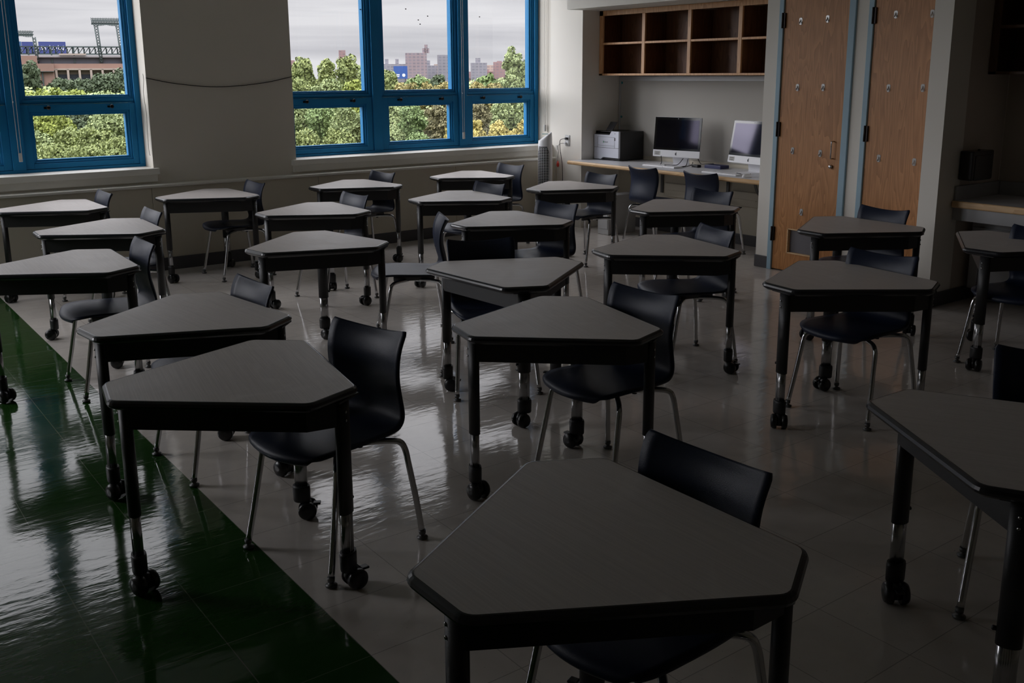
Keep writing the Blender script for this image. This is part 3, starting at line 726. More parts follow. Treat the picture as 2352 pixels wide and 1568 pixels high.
# swivel of the three casters (leg A, leg +50, leg -50) in degrees of the desk's own frame
SW = {16: (-60, -20, 10), 17: (-75, 110, -70), 18: (230, 175, 150), 13: (115, -110, 60), 12: (-75, -40, 100), 8: (-60, -20, 0), 9: (160, -75, 80), 14: (0, 150, -60), 2: (20, 60, 190), 5: (20, 70, 190), 1: (-80, 30, -60), 15: (170, 60, 210), 19: (190, 120, 60), 21: (150, 200, 60)}
dp0 = desk_proto()
for i, (x, y, a, lb) in enumerate(DK):
    o = dp0 if i == 0 else copy_tree(dp0)
    o.location = (x, y, 0); o.rotation_euler = (0, 0, R(a)); tag(o, lb, 'desk', 'student desks')
    sw = SW.get(i, [random.uniform(0, 360) for _ in range(3)])
    legs = [c for c in o.children if c.name.split('.')[0] == 'leg']
    for l, s in zip(sorted(legs, key=lambda q: q.name), sw):
        for c in l.children:
            if c.name.startswith('caster'): c.rotation_euler = (0, 0, R(s))

# ------------------------------------------------------------------ chairs
def chair_proto():
    t = bpy.data.objects.new('student_chair', None); t.empty_display_size = .1; link(t)
    # (x, z, half width, edge lift x, edge lift z)
    pr_ = [(.240, .398, .118, -.026, .000), (.243, .405, .138, -.027, .000), (.236, .413, .158, -.024, -.001), (.214, .420, .180, -.014, -.003), (.16, .424, .197, 0, .000), (.10, .421, .201, 0, .004), (.03, .414, .200, 0, .008), (-.04, .407, .196, 0, .012), (-.10, .402, .188, 0, .014),
           (-.148, .402, .180, .004, .014), (-.182, .412, .172, .010, .012), (-.205, .432, .168, .018, .008), (-.216, .462, .168, .026, .004), (-.214, .50, .171, .032, 0), (-.205, .545, .174, .034, 0), (-.197, .59, .177, .035, 0), (-.196, .635, .180, .036, .002), (-.203, .675, .182, .037, .006), (-.216, .705, .184, .038, .012), (-.229, .722, .184, .038, .020), (-.236, .731, .178, .037, .024)]
    pts = smoothpath([Vector((a, b, 0)) for a, b, *_ in pr_], 2)
    ws = smoothpath([Vector((c, d, e)) for _, _, c, d, e in pr_], 2)
    m = MB(); nv = 14; rg = []
    for p, w in zip(pts, ws):
        row = []
        for j in range(nv+1):
            v = -1+2*j/nv
            row.append((p.x + w.y*v*v, w.x*v, p.y + w.z*v*v))
        rg.append(row)
    m.rings(rg, cap=False, smooth=True, closed=False)
    bmesh.ops.recalc_face_normals(m.bm, faces=m.bm.faces)
    bmesh.ops.solidify(m.bm, geom=list(m.bm.faces), thickness=.009)
    for f in m.bm.faces: f.smooth = True
    sh = m.build('seat_shell', M['shell'], t, normals=True)
    m = MB().box((-.13, -.085, .372), (.12, -.065, .398), .003); m.box((-.13, .065, .372), (.12, .085, .398), .003); m.box((-.04, -.07, .378), (.04, .07, .392), .003)
    m.build('seat_bracket', M['bracket'], t)
    for s in (1, -1):
        for k, pp in enumerate(([(.03, .060, .374), (.075, .11, .377), (.115, .155, .377), (.138, .180, .366), (.148, .190, .340), (.160, .195, .28), (.185, .205, .15), (.212, .215, .022)],
                                [(-.02, .060, .374), (-.085, .105, .377), (-.135, .150, .377), (-.160, .172, .368), (-.172, .182, .340), (-.180, .190, .28), (-.198, .203, .15), (-.212, .214, .022)])):
            m = MB().tube(smoothpath([(a, b*s, c) for a, b, c in pp], 4), .0112, 10)
            lg = m.build('leg', M['chrome'], t)
            e = pp[-1]
            g = MB().lathe([(.012, 0), (.019, .003), (.020, .008), (.012, .012), (.006, .016), (.012, .020), (.013, .034)], 14, M=Matrix.Translation((e[0], e[1]*s, 0)))
            g.build('glide', M['bracket'], lg)
        MB().lathe([(.010, .358), (.012, .374)], 10, M=Matrix.Translation((-.06, .075*s, 0))).build('bumper', M['black'], t)
    return t
CH = [(1.713, 7.755, -179.5, 'navy chair at the leftmost desk in the row along the radiator'),
 (2.889, 7.713, -178.8, 'navy chair at the second desk from the left along the radiator'),
 (4.116, 7.761, -174, 'navy chair at the third desk from the left along the radiator'),
 (5.449, 7.628, -174, 'navy chair at the desk by the tower fan, under the window corner'),
 (1.691, 6.496, -179.9, 'navy chair at the leftmost desk of the second row from the windows'),
 (3.146, 6.447, -176.9, 'navy chair at the second desk of the second row from the windows'),
 (4.339, 6.406, -174, 'navy chair at the third desk of the second row from the windows'),
 (5.536, 6.414, -175.4, 'navy chair at the second row desk below the printer'),
 (1.276, 5.274, -181.3, 'navy chair at the scuffed desk beside the green floor'),
 (3.032, 5.153, -206, 'navy chair pulled out and seen side-on, left of the turned desk'),
 (3.988, 5.1, -168.9, 'navy chair at the third desk of the third row from the windows'),
 (5.337, 4.943, -174.4, 'navy chair at the third row desk below the computer counter'),
 (1.347, 3.928, -177.6, 'navy chair at the left centre desk behind the front left one'),
 (2.838, 4.05, -112.6, 'black-looking chair facing the camera behind the turned desk'),
 (4.003, 3.771, -196.3, 'navy chair at the desk right of the turned desk'),
 (5.451, 3.614, -182.8, 'navy chair at the desk before the closet door vent'),
 (1.378, 2.916, -165, 'tall dark chair at the front left desk, fully visible in front of bright floor'),
 (2.538, 2.778, -176.3, 'dark chair at the smudged desk in the middle'),
 (4.029, 2.674, -176.9, 'dark chair at the right desk in front of the closet door desk'),
 (5.39, 2.565, -180, 'dark chair mostly hidden behind the desk at the right picture edge'),
 (1.433, 1.437, -177.1, 'nearest dark chair, at the big bottom centre desk'),
 (2.948, 1.254, -152, 'dark chair at the cut-off desk in the lower right'),
 (6.584, 6.617, 1.3, 'navy chair seen from behind, facing the left computer'),
 (6.621, 5.948, 6.1, 'navy chair seen from behind, facing the right computer')]
cp0 = chair_proto()
for i, (x, y, a, lb) in enumerate(CH):
    o = cp0 if i == 0 else copy_tree(cp0)
    o.location = (x, y, 0); o.rotation_euler = (0, 0, R(a)); tag(o, lb, 'chair', 'student chairs')

# ------------------------------------------------------------------ outside
# viewing direction of the camera, also used to set bearings of the far things
yaw, pitch, roll = .6356537556, .2203138210, -.0054452426
cy_, sy_, cp, spn = math.cos(yaw), math.sin(yaw), math.cos(pitch), math.sin(pitch)
F = Vector((sy_*cp, cy_*cp, -spn)); Rt = Vector((cy_, -sy_, 0)); U_ = Rt.cross(F)
r_ = Rt*math.cos(roll) + U_*math.sin(roll); u_ = -Rt*math.sin(roll) + U_*math.cos(roll)
GZ = -14.
gm = mat('distant_ground', (.022, .032, .014), .95, var=.5, scale=.05)
o = MB().box((-1500, 12, GZ-1), (2500, 3000, GZ)).build('ground', gm); o['kind'] = 'structure'
def leafmat(name, c):
    m = bpy.data.materials.new(name); m.use_nodes = True
    N, L = nt(m); b = N['Principled BSDF']; b.inputs['Roughness'].default_value = .7; b.inputs['Specular IOR Level'].default_value = .27
    g = N.new('ShaderNodeNewGeometry'); tc = N.new('ShaderNodeTexCoord')
    nz = N.new('ShaderNodeTexNoise'); nz.inputs['Scale'].default_value = .9; nz.inputs['Detail'].default_value = 3; L.new(tc.outputs['Object'], nz.inputs['Vector'])
    ad = N.new('ShaderNodeMix'); ad.data_type = 'FLOAT'; ad.inputs['Factor'].default_value = .5
    L.new(g.outputs['Random Per Island'], ad.inputs['A']); L.new(nz.outputs['Fac'], ad.inputs['B'])
    cr = N.new('ShaderNodeValToRGB'); e = cr.color_ramp.elements
    e[0].position = .25; e[0].color = (c[0]*.8, c[1]*.8, c[2]*.8, 1); e[1].position = .75; e[1].color = (c[0]*1.4, c[1]*1.3, c[2]*1.3, 1)
    L.new(ad.outputs['Result'], cr.inputs['Fac']); L.new(cr.outputs['Color'], b.inputs['Base Color'])
    return m
LC = {'dk': (.070, .100, .055), 'gr': (.15, .22, .085), 'mg': (.20, .255, .11), 'lg': (.18, .225, .08), 'yg': (.20, .25, .055), 'tn': (.22, .20, .075), 'tb': (.15, .145, .075), 'yl': (.35, .31, .10)}
LM = {k: leafmat('foliage_'+n, LC[k]) for k, n in dict(dk='dark', gr='green', mg='mid_green', lg='light_green', yg='yellow_green', tn='tan', tb='brownish', yl='yellow').items()}
bark = mat('bark', (.05, .04, .03), .9)
LN = {'dk': 'dark green', 'gr': 'deep green', 'mg': 'mid green', 'lg': 'light green', 'yg': 'yellowish green', 'tn': 'tan leaved', 'tb': 'brownish green', 'yl': 'bright yellow leaved'}
TREES = [(59.7, 314.4, -1.01, 4.2, 6.75, 'dk'), (67.4, 312.8, -2.93, 3.93, 3.74, 'dk'), (69.1, 291.9, -2.72, 4.67, 3.53, 'dk'), (72.1, 280.9, -1.84, 4.99, 4.24, 'dk'), (79.5, 289.3, -1.66, 4.92, 4.77, 'dk'), (20.9, 108.0, -1.72, 2.03, 2.05, 'yg'), (22.1, 102.6, -1.45, 2.07, 2.14, 'yg'), (27.2, 116.9, -1.96, 1.57, 1.94, 'yg'), (34.0, 135.8, -2.99, 2.58, 2.45, 'mg'), (15.9, 78.4, -2.2, 1.64, 1.07, 'yg'), (21.4, 92.6, -3.05, 1.75, 1.61, 'dk'), (20.8, 82.4, -2.6, 1.67, 1.45, 'mg'), (23.7, 86.8, -2.8, 1.48, 1.64, 'mg'), (11.4, 58.9, -2.76, 1.23, 1.42, 'mg'), (12.4, 56.7, -2.55, 1.19, 1.51, 'lg'), (13.2, 54.4, -2.4, 1.19, 1.53, 'lg'), (12.9, 48.3, -2.26, 0.92, 1.12, 'lg'), (9.5, 47.1, -2.37, 1.18, 1.05, 'lg'), (10.5, 44.8, -2.32, 1.13, 0.98, 'lg'), (11.5, 71.1, -2.91, 1.48, 2.3, 'mg'), (81.1, 182.8, -1.27, 2.46, 4.58, 'mg'), (79.6, 172.5, -0.45, 2.65, 5.87, 'lg'), (87.7, 179.7, -0.84, 2.46, 5.96, 'lg'), (82.2, 160.1, -0.21, 2.66, 5.79, 'lg'), (94.5, 176.3, -1.4, 2.46, 5.49, 'mg'), (49.7, 109.2, -1.77, 1.97, 3.15, 'lg'), (50.3, 103.4, -1.54, 2.12, 3.16, 'mg'), (50.8, 97.6, -1.66, 1.8, 2.8, 'yg'), (37.2, 82.0, -3.01, 1.48, 2.2, 'mg'), (36.8, 76.6, -2.69, 1.57, 2.17, 'gr'), (36.1, 71.4, -2.72, 1.48, 2.14, 'mg'), (37.6, 70.6, -2.83, 1.15, 2.06, 'mg'), (24.9, 54.6, -3.08, 1.23, 1.42, 'lg'), (25.9, 51.9, -2.86, 1.19, 1.48, 'lg'), (24.1, 54.9, -2.93, 0.98, 1.54, 'lg'), (108.1, 191.6, -2.1, 2.52, 4.76, 'lg'), (134.3, 222.6, -3.31, 3.73, 4.04, 'gr'), (149.8, 236.6, -3.31, 3.21, 4.78, 'dk'), (86.2, 146.5, -2.42, 2.79, 2.54, 'tn'), (86.7, 140.4, -2.4, 2.37, 2.4, 'tn'), (92.0, 142.9, -2.29, 2.09, 2.73, 'tn'), (41.9, 73.9, -2.99, 1.22, 2.35, 'mg'), (38.3, 64.5, -2.6, 1.23, 2.27, 'gr'), (47.9, 76.2, -3.47, 1.55, 2.73, 'tb'), (29.6, 52.2, -2.91, 0.98, 1.44, 'mg'), (30.9, 51.4, -3.06, 0.98, 1.31, 'gr'), (49.2, 75.3, -3.28, 1.11, 2.54, 'tb'), (24.4, 37.8, -1.55, 0.3, 0.95, 'yl'), (120.3, 172.1, -2.15, 2.75, 4.49, 'gr'), (119.3, 160.5, 0.52, 2.46, 6.8, 'mg'), (133.8, 174.6, -1.37, 2.34, 6.66, 'dk'), (84.9, 123.7, -2.19, 1.84, 2.73, 'tn'), (87.0, 122.2, -2.36, 1.84, 2.57, 'tn'), (100.7, 137.0, -2.18, 2.44, 3.64, 'mg'), (51.1, 74.1, -3.26, 1.29, 2.58, 'tb'), (55.6, 77.0, -3.51, 1.75, 2.76, 'mg'), (57.3, 75.8, -3.44, 1.56, 2.85, 'mg'), (31.1, 45.4, -2.29, 0.63, 1.62, 'yl'), (30.3, 42.2, -2.2, 0.64, 1.42, 'yl'), (33.1, 43.9, -2.32, 0.59, 1.61, 'yl'), (28.5, 38.7, -2.22, 0.59, 1.21, 'yl')]
def tree(x, y, z, r, rv, c, label):
    t = empty('tree', (x, y, GZ), 0, label, 'tree', LN[c]+' trees outside the windows')
    d = math.hypot(x, y); rnd = random.Random(int(x*100+y*7))
    lf = max(.06, d*.0014); m = MB(); bm = m.bm
    blobs = []
    for i in range(34):
        while True:
            u = Vector((rnd.gauss(0, 1), rnd.gauss(0, 1), rnd.gauss(.25, 1)))
            if u.length > .1: break
        u.normalize(); q = rnd.uniform(.62, .86)
        blobs.append((Vector((u.x*r*q, u.y*r*q, u.z*rv*q)), rnd.uniform(.22, .36)*r))
    for bc, br in blobs:
        for k in range(95):
            u = Vector((rnd.gauss(0, 1), rnd.gauss(0, 1), rnd.gauss(.35, 1))); u.normalize()
            p = bc + u*br*rnd.uniform(.75, 1.12)
            a = Vector((rnd.gauss(0, 1), rnd.gauss(0, 1), rnd.gauss(0, 1))).normalized(); n = (u+a*.7).normalized()
            e1 = n.orthogonal().normalized(); e2 = n.cross(e1); s = lf*rnd.uniform(.6, 1.3)
            p = p + Vector((0, 0, z-GZ))
            bm.faces.new([bm.verts.new(p+e1*s), bm.verts.new(p+e2*s*.7), bm.verts.new(p-e1*s), bm.verts.new(p-e2*s*.7)])
    for k in range(900):
        u = Vector((rnd.gauss(0, 1), rnd.gauss(0, 1), rnd.gauss(.1, 1))); u.normalize()
        p = Vector((u.x*r, u.y*r, u.z*rv))*rnd.uniform(.55, .74) + Vector((0, 0, z-GZ))
        a = Vector((rnd.gauss(0, 1), rnd.gauss(0, 1), rnd.gauss(0, 1))).normalized(); n = (u+a*.9).normalized(); e1 = n.orthogonal().normalized(); e2 = n.cross(e1); s = lf*rnd.uniform(.9, 1.6)
        bm.faces.new([bm.verts.new(p+e1*s), bm.verts.new(p+e2*s*.7), bm.verts.new(p-e1*s), bm.verts.new(p-e2*s*.7)])
    # dense inner foliage so that the sky shows only at the rim
    for f in (0,):
        n = 10; rr = []
        for i in range(7):
            ph = -math.pi/2+math.pi*(i+.5)/7
            rr.append([(r*.5*math.cos(ph)*math.cos(2*math.pi*k/n)*rnd.uniform(.85, 1.1), r*.5*math.cos(ph)*math.sin(2*math.pi*k/n)*rnd.uniform(.85, 1.1), z-GZ+rv*.55*math.sin(ph)) for k in range(n)])
        m.rings(rr)
    m.build('crown', LM[c], t, normals=False)
    MB().lathe([(max(.14, r*.09), 0), (max(.10, r*.06), z-GZ)], 8).build('trunk', bark, t)
# lower tree cover between the single trees, nobody could count it
m = MB(); rnd = random.Random(3)
for i in range(2300):
    d = 75+310*rnd.random()**1.2; a = R(rnd.uniform(-14, 52)); cx_, cy2 = d*math.sin(a), d*math.cos(a)
    rr_ = rnd.uniform(1.2, 2.4)*(1+d/250); zc = -8.2+rnd.uniform(-.8, .8)+min(2., d*.008)
    for k in range(34):
        u = Vector((rnd.gauss(0, 1), rnd.gauss(0, 1), abs(rnd.gauss(.5, 1)))).normalized()
        p = Vector((cx_, cy2, zc))+u*rr_; e1 = (u+Vector((rnd.gauss(0, .6), rnd.gauss(0, .6), 0))).normalized().orthogonal().normalized(); e2 = u.cross(e1); q = min(rr_*.2, d*.0022)
        m.bm.faces.new([m.bm.verts.new(p+e1*q), m.bm.verts.new(p+e2*q), m.bm.verts.new(p-e1*q), m.bm.verts.new(p-e2*q)])
o = m.build('foliage', LM['mg'], normals=False); tag(o, 'low green tree cover filling the gaps below the single trees outside', 'foliage', kind='stuff')
where = {}
for i, (x, y, z, r, rv, c) in enumerate(TREES):
    az = math.degrees(math.atan2(x, y)); d = math.hypot(x, y)
    w = 'through the left window' if az < 18 else ('through the left light of the big window' if az < 28.7 else ('through the centre light of the big window' if az < 33 else 'through the right light of the big window'))
    dd = 'near' if d < 70 else ('mid-distance' if d < 125 else 'far')
    where.setdefault((c, dd, w), []).append((az, i))
for (c, dd, w), lst in where.items():
    lst.sort()
    names = {1: [''], 2: ['left of two ', 'right of two '], 3: ['leftmost ', 'middle ', 'rightmost ']}.get(len(lst)) or ['leftmost ', 'second ', 'third ', 'fourth ', 'fifth ']
    for (az, i), nm in zip(lst, names):
        x, y, z, r, rv, c = TREES[i]
        tree(x, y, z, r, rv, c, '%s%s %s tree %s' % (nm, dd, LN[c], w))

# buildings --------------------------------------------------------
def facade_mat(name, c, win, sx, sz):
    """brick block whose window grid is part of its skin"""
    m = bpy.data.materials.new(name); m.use_nodes = True
    N, L = nt(m); b = N['Principled BSDF']; b.inputs['Roughness'].default_value = .9
    tc = N.new('ShaderNodeTexCoord'); br = N.new('ShaderNodeTexBrick'); br.offset = 0
    sp = N.new('ShaderNodeSeparateXYZ'); L.new(tc.outputs['Object'], sp.inputs[0]); ad = N.new('ShaderNodeMath'); L.new(sp.outputs[0], ad.inputs[0]); L.new(sp.outputs[1], ad.inputs[1])
    cb = N.new('ShaderNodeCombineXYZ'); L.new(ad.outputs[0], cb.inputs[0]); L.new(sp.outputs[2], cb.inputs[1]); L.new(cb.outputs[0], br.inputs['Vector'])
    br.inputs['Color1'].default_value = (*win, 1); br.inputs['Color2'].default_value = (*[w*1.3 for w in win], 1); br.inputs['Mortar'].default_value = (*c, 1)
    br.inputs['Scale'].default_value = 1; br.inputs['Brick Width'].default_value = sx; br.inputs['Row Height'].default_value = sz; br.inputs['Mortar Size'].default_value = min(sx, sz)*.22
    L.new(br.outputs['Color'], b.inputs['Base Color']); return m
FB = [facade_mat('pinkish_brick', (.30, .235, .25), (.19, .165, .19), 4, 3), facade_mat('grey_brick', (.27, .26, .29), (.18, .18, .21), 4, 3), facade_mat('red_brick', (.31, .19, .19), (.21, .15, .16), 4, 3), facade_mat('cream_brick', (.40, .32, .27), (.26, .22, .21), 5, 3)]
CAMF = 2245.1
def block(az, d, w, h0, h1, m, label, extra=()):
    """az deg, distance, width in metres, roof height above eye level"""
    x, y = d*math.sin(R(az)), d*math.cos(R(az))
    t = empty('apartment_block', (x, y, GZ), -az, label, 'building', 'apartment blocks on the skyline')
    MB().box((-w/2, 0, 0), (w/2, w*.6, h1-GZ)).build('walls', m, t)
    for (a, b, c) in extra:
        MB().box((a*w, w*.1, h1-GZ), (b*w, w*.4, h1-GZ+c)).build('roof_house', m, t)
D0 = 1000.
def AZ(px, py=165.):
    v = r_*((px-1176)/2245.1) - u_*((py-670.64)/2245.1) + F
    return math.degrees(math.atan2(v.x, v.y))
SK = [(932, 981, 126, 0, 'tall pinkish brick apartment tower on the skyline, centre light', [(.3, .62, 4.5), (.4, .55, 8)]),
      (1005, 1045, 130, 1, 'second apartment tower on the skyline, at the right edge of the centre light', [(.1, .5, 5)]),
      (880, 932, 150, 1, 'low grey apartment slab left of the tall tower', [(-.40, -.25, 5), (.05, .2, 5)]),
      (978, 1004, 153, 1, 'low slab between the two skyline towers', [(-.45, -.1, 5)]),
      (997, 1028, 150, 3, 'cream low building in front of the right skyline tower', [(-.2, .2, 2)]),
      (940, 1000, 163, 0, 'long low brick building under the tall tower', []),
      (1081, 1119, 147, 1, 'grey apartment block with roof house, right light', [(-.2, .1, 5)]),
      (1133, 1161, 145, 2, 'red brick tower seen left of the tall tree', [(-.2, .2, 1)]),
      (1075, 1135, 166, 2, 'low reddish buildings under the grey block, right light', [(.1, .3, 2)]),
      (1118, 1134, 152, 3, 'pale slab between the grey block and the red tower', []),
      (668, 678, 143, 2, 'reddish building edge at the far left of the middle window', []),
      (780, 795, 121, 2, 'brick building top peeking over the left light trees', [])]
for i, (a, b, ty, m, lb, ex) in enumerate(SK):
    d = 1000.+i*14; hz = 170.5-.00693*((a+b)/2-1176)
    block(AZ((a+b)/2), d, (b-a)/CAMF*d*.97, 0, 1.6+(hz-1.2-ty)/CAMF*d*1.0, FB[m], lb, ex)
bb = empty('billboard', (620*math.sin(R(AZ(920))), 620*math.cos(R(AZ(920))), GZ), -AZ(920), 'blue billboard with white marks below the skyline', 'billboard')
MB().box((-4.2, 0, 12.6), (4.2, .6, 20.2)).build('panel', mat('billboard_blue', (.03, .09, .32), .6), bb)
wm = mat('billboard_white', (.75, .76, .8), .6)
k = MB().box((-2.6, -.1, 14.6), (-.6, 0, 15.3)); k.box((-2.6, -.1, 13.6), (-.8, 0, 14.2)); k.lathe([(1.0, 0), (1.0, .1)], 16, M=Matrix.Translation((1.9, 0, 14.7)) @ Matrix.Rotation(R(90), 4, 'X')); k.build('printed_marks', wm, bb)
MB().box((-3, .2, 0), (-2.6, .6, 12.6)).box((2.6, .2, 0), (3, .6, 12.6)).build('posts', bark, bb)

# stadium ----------------------------------------------------------
DS = 500.; azs = AZ(170)
st = empty('stadium', (DS*math.sin(R(azs)), DS*math.cos(R(azs)), 0), -azs, 'brick ballpark with steel light towers and blue scoreboards, through the left window', 'stadium')
U = DS/CAMF*.975
def sx(px): return (px-170)*U
def szz(py): return 1.6+(176.5-py)*U*.985
brick = mat('stadium_brick', (.25, .155, .125), .9, var=.1, scale=.3); beige = mat('stadium_precast', (.34, .28, .24), .8); dkst = mat('stadium_steel', (.035, .055, .055), .6); dkg = mat('stadium_dark_wall', (.065, .07, .09), .6); glz = mat('stadium_glazing', (.035, .045, .075), .3)
sb = mat('scoreboard_blue', (.03, .045, .17), .6); sb2 = mat('scoreboard_teal', (.04, .10, .22), .6)
def sbox(mb, x0, y0, x1, y1, d0, d1): return mb.box((sx(x0), d0, szz(y1)), (sx(x1), d1, szz(y0)))
m = MB(); sbox(m, 130, 151.5, 420, 163, 6, 40); sbox(m, 130, 163, 420, 240, 9, 40); m.build('facade', brick, st)
m = MB(); sbox(m, 63, 135.5, 101, 240, 2, 40); sbox(m, 63, 151.5, 132, 167.5, 1.5, 40); sbox(m, 88, 168.5, 132, 240, 3, 40); m.build('corner_block', brick, st)
m = MB(); sbox(m, 88, 167.3, 132, 168.6, 1.2, 3); sbox(m, 108, 168, 110.5, 200, 2.2, 3.2); m.build('string_course', dkst, st)
m = MB(); sbox(m, 132, 161.5, 420, 165, 4, 9)
for i in range(13): sbox(m, 133.5+22.6*i, 163, 138+22.6*i, 240, 4, 7)
m.build('arcade', beige, st)
m = MB(); sbox(m, 132, 165, 420, 174, 7.5, 9); m.build('arcade_lintel', mat('stadium_lintel', (.27, .215, .18), .8), st)
m = MB(); sbox(m, 132, 174, 420, 192, 8, 9); sbox(m, 132, 194, 420, 240, 8, 9); m.build('arcade_glazing', glz, st)
m = MB(); sbox(m, 101, 136, 420, 152, 12, 38); m.build('upper_concourse', dkg, st)
m = MB(); sbox(m, 48, 133.5, 420, 138, 10, 38); m.build('parapet', mat('stadium_grey', (.25, .24, .25), .8), st)
m = MB(); sbox(m, 44, 114.3, 420, 116.8, 12, 14); sbox(m, 44, 129.5, 420, 132, 12, 14)
for i in range(34): 
    x = 48+11.2*i
    m.tube([(sx(x), 13, szz(116)), (sx(x), 13, szz(131))], .22, 4); m.tube([(sx(x), 13, szz(131)), (sx(x+11.2), 13, szz(116))], .16, 4); m.tube([(sx(x+2), 13, szz(120)), (sx(x), 13, szz(131))], .16, 4)
for x in (84, 128, 172, 222, 266): sbox(m, x, 116, x+3, 150, 11.5, 13)
m.build('roof_truss', dkst, st)
for xs_, yt, yb, x0, x1, top0, top1 in (((218.5, 262), 70, 150, 213.5, 308, 55.5, 72), ((61.5, 96.5), 96, 150, 18, 100, 84, 97)):
    m = MB()
    for x in xs_:
        w = 7 if x > 150 else 5.5
        sh_ = 6 if x > 150 else 3.5
        for e in (0, w):
            for dd in (0, 1.6): m.tube([(sx(x+e), 10+dd, szz(yt)), (sx(x+e*.7+sh_), 10+dd, szz(yb))], .2, 4)
        n = 14 if x > 150 else 8
        for i in range(n):
            f0, f1 = i/n, (i+1)/n
            a = (sx(x+sh_*f0), 10, szz(yt+(yb-yt)*f0)); b = (sx(x+w*(1-.3*f1)+sh_*f1), 10, szz(yt+(yb-yt)*f1)); m.tube([a, b], .14, 4)
            a = (sx(x+w*(1-.3*f0)+sh_*f0), 10, szz(yt+(yb-yt)*f0)); b = (sx(x+sh_*f1), 10, szz(yt+(yb-yt)*f1)); m.tube([a, b], .14, 4)
    nb = int((x1-x0)/3.2)
    for i in range(nb):
        x = x0+3.2*i
        m.tube([(sx(x), 10, szz(top0+1.5)), (sx(x+3.2), 10, szz(top1-4))], .16, 4); m.tube([(sx(x+3.2), 10, szz(top0+1.5)), (sx(x), 10, szz(top1-4))], .16, 4)
        m.tube([(sx(x), 10, szz(top0)), (sx(x), 10, szz(top0-2))], .1, 4)
        yy = top1-3+2.2*abs(math.sin(i*.36)) 
        sbox(m, x, top1-6, x+2.3, yy, 9.6, 10.2)
    sbox(m, x0, top0, x1, top0+1.2, 9.8, 10.4); sbox(m, x0, top0+5.5, x1, top0+6.6, 9.8, 10.4)
    m.build('light_tower', dkst, st)
m = MB(); sbox(m, 48, 102.5, 70, 128, 30, 32); m.build('scoreboard_panel', sb2, st)
m = MB(); sbox(m, 70.8, 103, 96, 128, 30, 32); m.build('scoreboard_panel', sb, st)
m = MB(); sbox(m, 104, 102.5, 158.5, 128, 30, 32); s1 = m.build('scoreboard_panel', sb, st)
wl = mat('sign_white', (.8, .8, .82), .5)
text('scoreboard_lettering', 'Sh', 2.6, (sx(113), 29.8, szz(116.5)), (R(90), 0, 0), wl, s1, .1)
k = MB()
for x, y0, y1 in ((126, 110, 121), (133, 111.5, 120), (139, 113, 118), (143, 110, 120.5), (149, 113, 119), (153, 111, 121)): sbox(k, x, y0, x+.9, y1, 29.7, 29.9)
for x in (128, 135, 145, 150): sbox(k, x, 118.5, x+3.5, 119.6, 29.7, 29.9)
k.build('scoreboard_strokes', wl, s1)
m = MB(); sbox(m, 144, 130, 197, 133, 9, 10); m.build('awning', beige, st)
text('ballpark_sign', 'Citi', 4.6, (sx(287), 8.6, szz(137.6)), (R(90), 0, 0), wl, st, .2)

# ------------------------------------------------------------------ sky
SUNB = 8.5
w = bpy.data.worlds.new('overcast'); S.world = w; w.use_nodes = True
N, L = w.node_tree.nodes, w.node_tree.links
bg = N['Background']
tc = N.new('ShaderNodeTexCoord'); sp = N.new('ShaderNodeSeparateXYZ'); L.new(tc.outputs['Generated'], sp.inputs[0])
mp = N.new('ShaderNodeMapping'); mp.inputs['Scale'].default_value = (1.6, 1.6, 34); L.new(tc.outputs['Generated'], mp.inputs[0])
nz = N.new('ShaderNodeTexNoise'); nz.inputs['Scale'].default_value = 1.6; nz.inputs['Detail'].default_value = 4; nz.inputs['Distortion'].default_value = .3; L.new(mp.outputs[0], nz.inputs['Vector'])
cr = N.new('ShaderNodeValToRGB'); cr.color_ramp.elements[0].position = .30; cr.color_ramp.elements[0].color = (.64, .64, .69, 1); cr.color_ramp.elements[1].position = .60; cr.color_ramp.elements[1].color = (.93, .925, .96, 1)
L.new(nz.outputs['Fac'], cr.inputs['Fac'])
# overcast brightening towards the zenith
mr = N.new('ShaderNodeFloatCurve'); cv = mr.mapping.curves[0]
cv.points[0].location = (0, .10); cv.points[1].location = (1, .8)
for p in ((.08, .10), (.17, .125), (.34, .26), (.55, .47), (.75, .66)): cv.points.new(*p)
mr.mapping.update(); L.new(sp.outputs['Z'], mr.inputs['Value'])
m10 = N.new('ShaderNodeMath'); m10.operation = 'MULTIPLY'; m10.inputs[1].default_value = 10.; L.new(mr.outputs[0], m10.inputs[0])
L.new(cr.outputs['Color'], bg.inputs['Color']); # the sun stands behind thin cloud in the north-west and brightens that part of the sky
nrm = N.new('ShaderNodeVectorMath'); nrm.operation = 'NORMALIZE'; L.new(tc.outputs['Generated'], nrm.inputs[0])
dt = N.new('ShaderNodeVectorMath'); dt.operation = 'DOT_PRODUCT'; L.new(nrm.outputs[0], dt.inputs[0])
az, el = R(-50), R(18); dt.inputs[1].default_value = (math.sin(az)*math.cos(el), math.cos(az)*math.cos(el), math.sin(el))
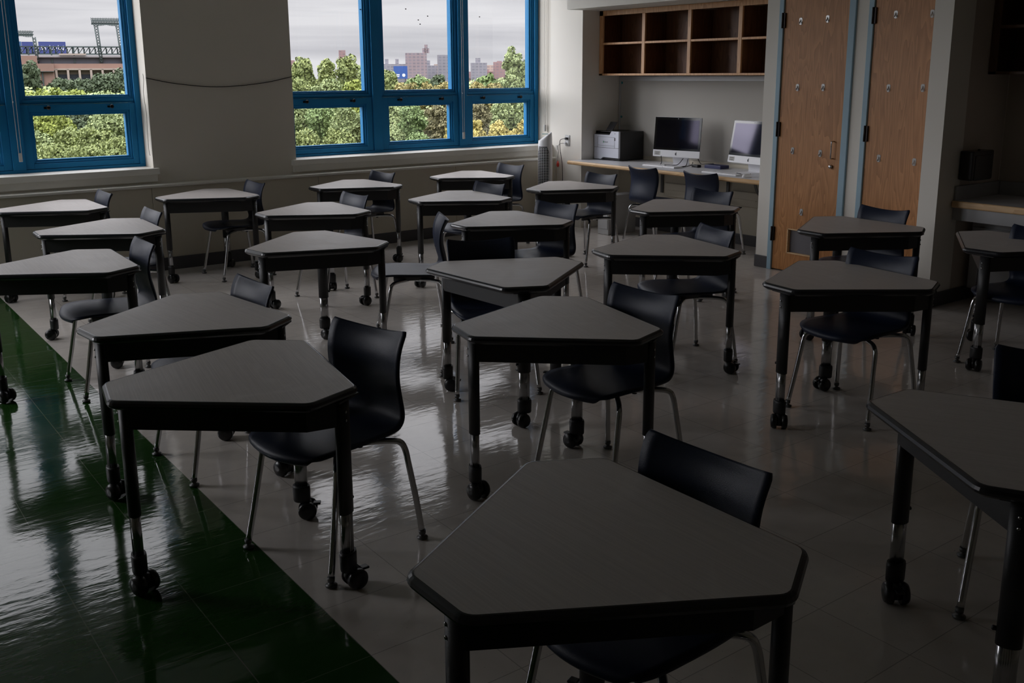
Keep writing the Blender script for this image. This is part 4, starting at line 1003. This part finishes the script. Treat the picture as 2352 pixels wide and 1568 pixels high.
lo = N.new('ShaderNodeMapRange'); lo.interpolation_type = 'SMOOTHSTEP'; lo.inputs['From Min'].default_value = .80; lo.inputs['From Max'].default_value = 1.; lo.inputs['To Min'].default_value = 0.; lo.inputs['To Max'].default_value = SUNB
L.new(dt.outputs['Value'], lo.inputs['Value'])
sm_ = N.new('ShaderNodeMath'); L.new(m10.outputs[0], sm_.inputs[0]); L.new(lo.outputs[0], sm_.inputs[1])
L.new(sm_.outputs[0], bg.inputs['Strength'])

# daylight comes only through the window openings: portals guide the sampling
for x0, x1 in ((-.53, 2.465), (3.745, 6.705)):
    l = bpy.data.lights.new('window_daylight_portal', 'AREA'); l.shape = 'RECTANGLE'; l.size = x1-x0; l.size_y = 2.1; l.cycles.is_portal = True
    o = bpy.data.objects.new('window_daylight_portal', l); link(o); o.location = ((x0+x1)/2, 8.76, 1.9); o.rotation_euler = (R(-90), 0, 0)

l = bpy.data.lights.new('window_daylight_portal', 'AREA'); l.shape = 'RECTANGLE'; l.size = 2.1; l.size_y = 2.3; l.cycles.is_portal = True  # portal for the added west window
o = bpy.data.objects.new('window_daylight_portal', l); link(o); o.location = (XW-.25, 7.15, 1.9); o.rotation_euler = (0, R(-90), 0)

# ------------------------------------------------------------------ camera
cam = bpy.data.cameras.new('camera'); co = bpy.data.objects.new('camera', cam); link(co)
mw = Matrix((( r_.x, u_.x, -F.x, 0), (r_.y, u_.y, -F.y, 0), (r_.z, u_.z, -F.z, 1.61), (0, 0, 0, 1)))
co.matrix_world = mw
cam.sensor_width = 36; cam.lens = 2245.0979/2352*36; cam.shift_y = -(784-670.6369)/2352
cam.clip_start = .05; cam.clip_end = 5000
S.camera = co
S.view_settings.view_transform = 'Standard'; S.view_settings.look = 'None'; S.view_settings.gamma = 1; S.view_settings.use_curve_mapping = False
S.view_settings.exposure = 0
S.cycles.max_bounces = 8; S.cycles.diffuse_bounces = 5; S.cycles.glossy_bounces = 4; S.cycles.transparent_max_bounces = 12
S.cycles.use_denoising = True; S.cycles.sample_clamp_indirect = 6
S.cycles.caustics_reflective = False; S.cycles.caustics_refractive = False
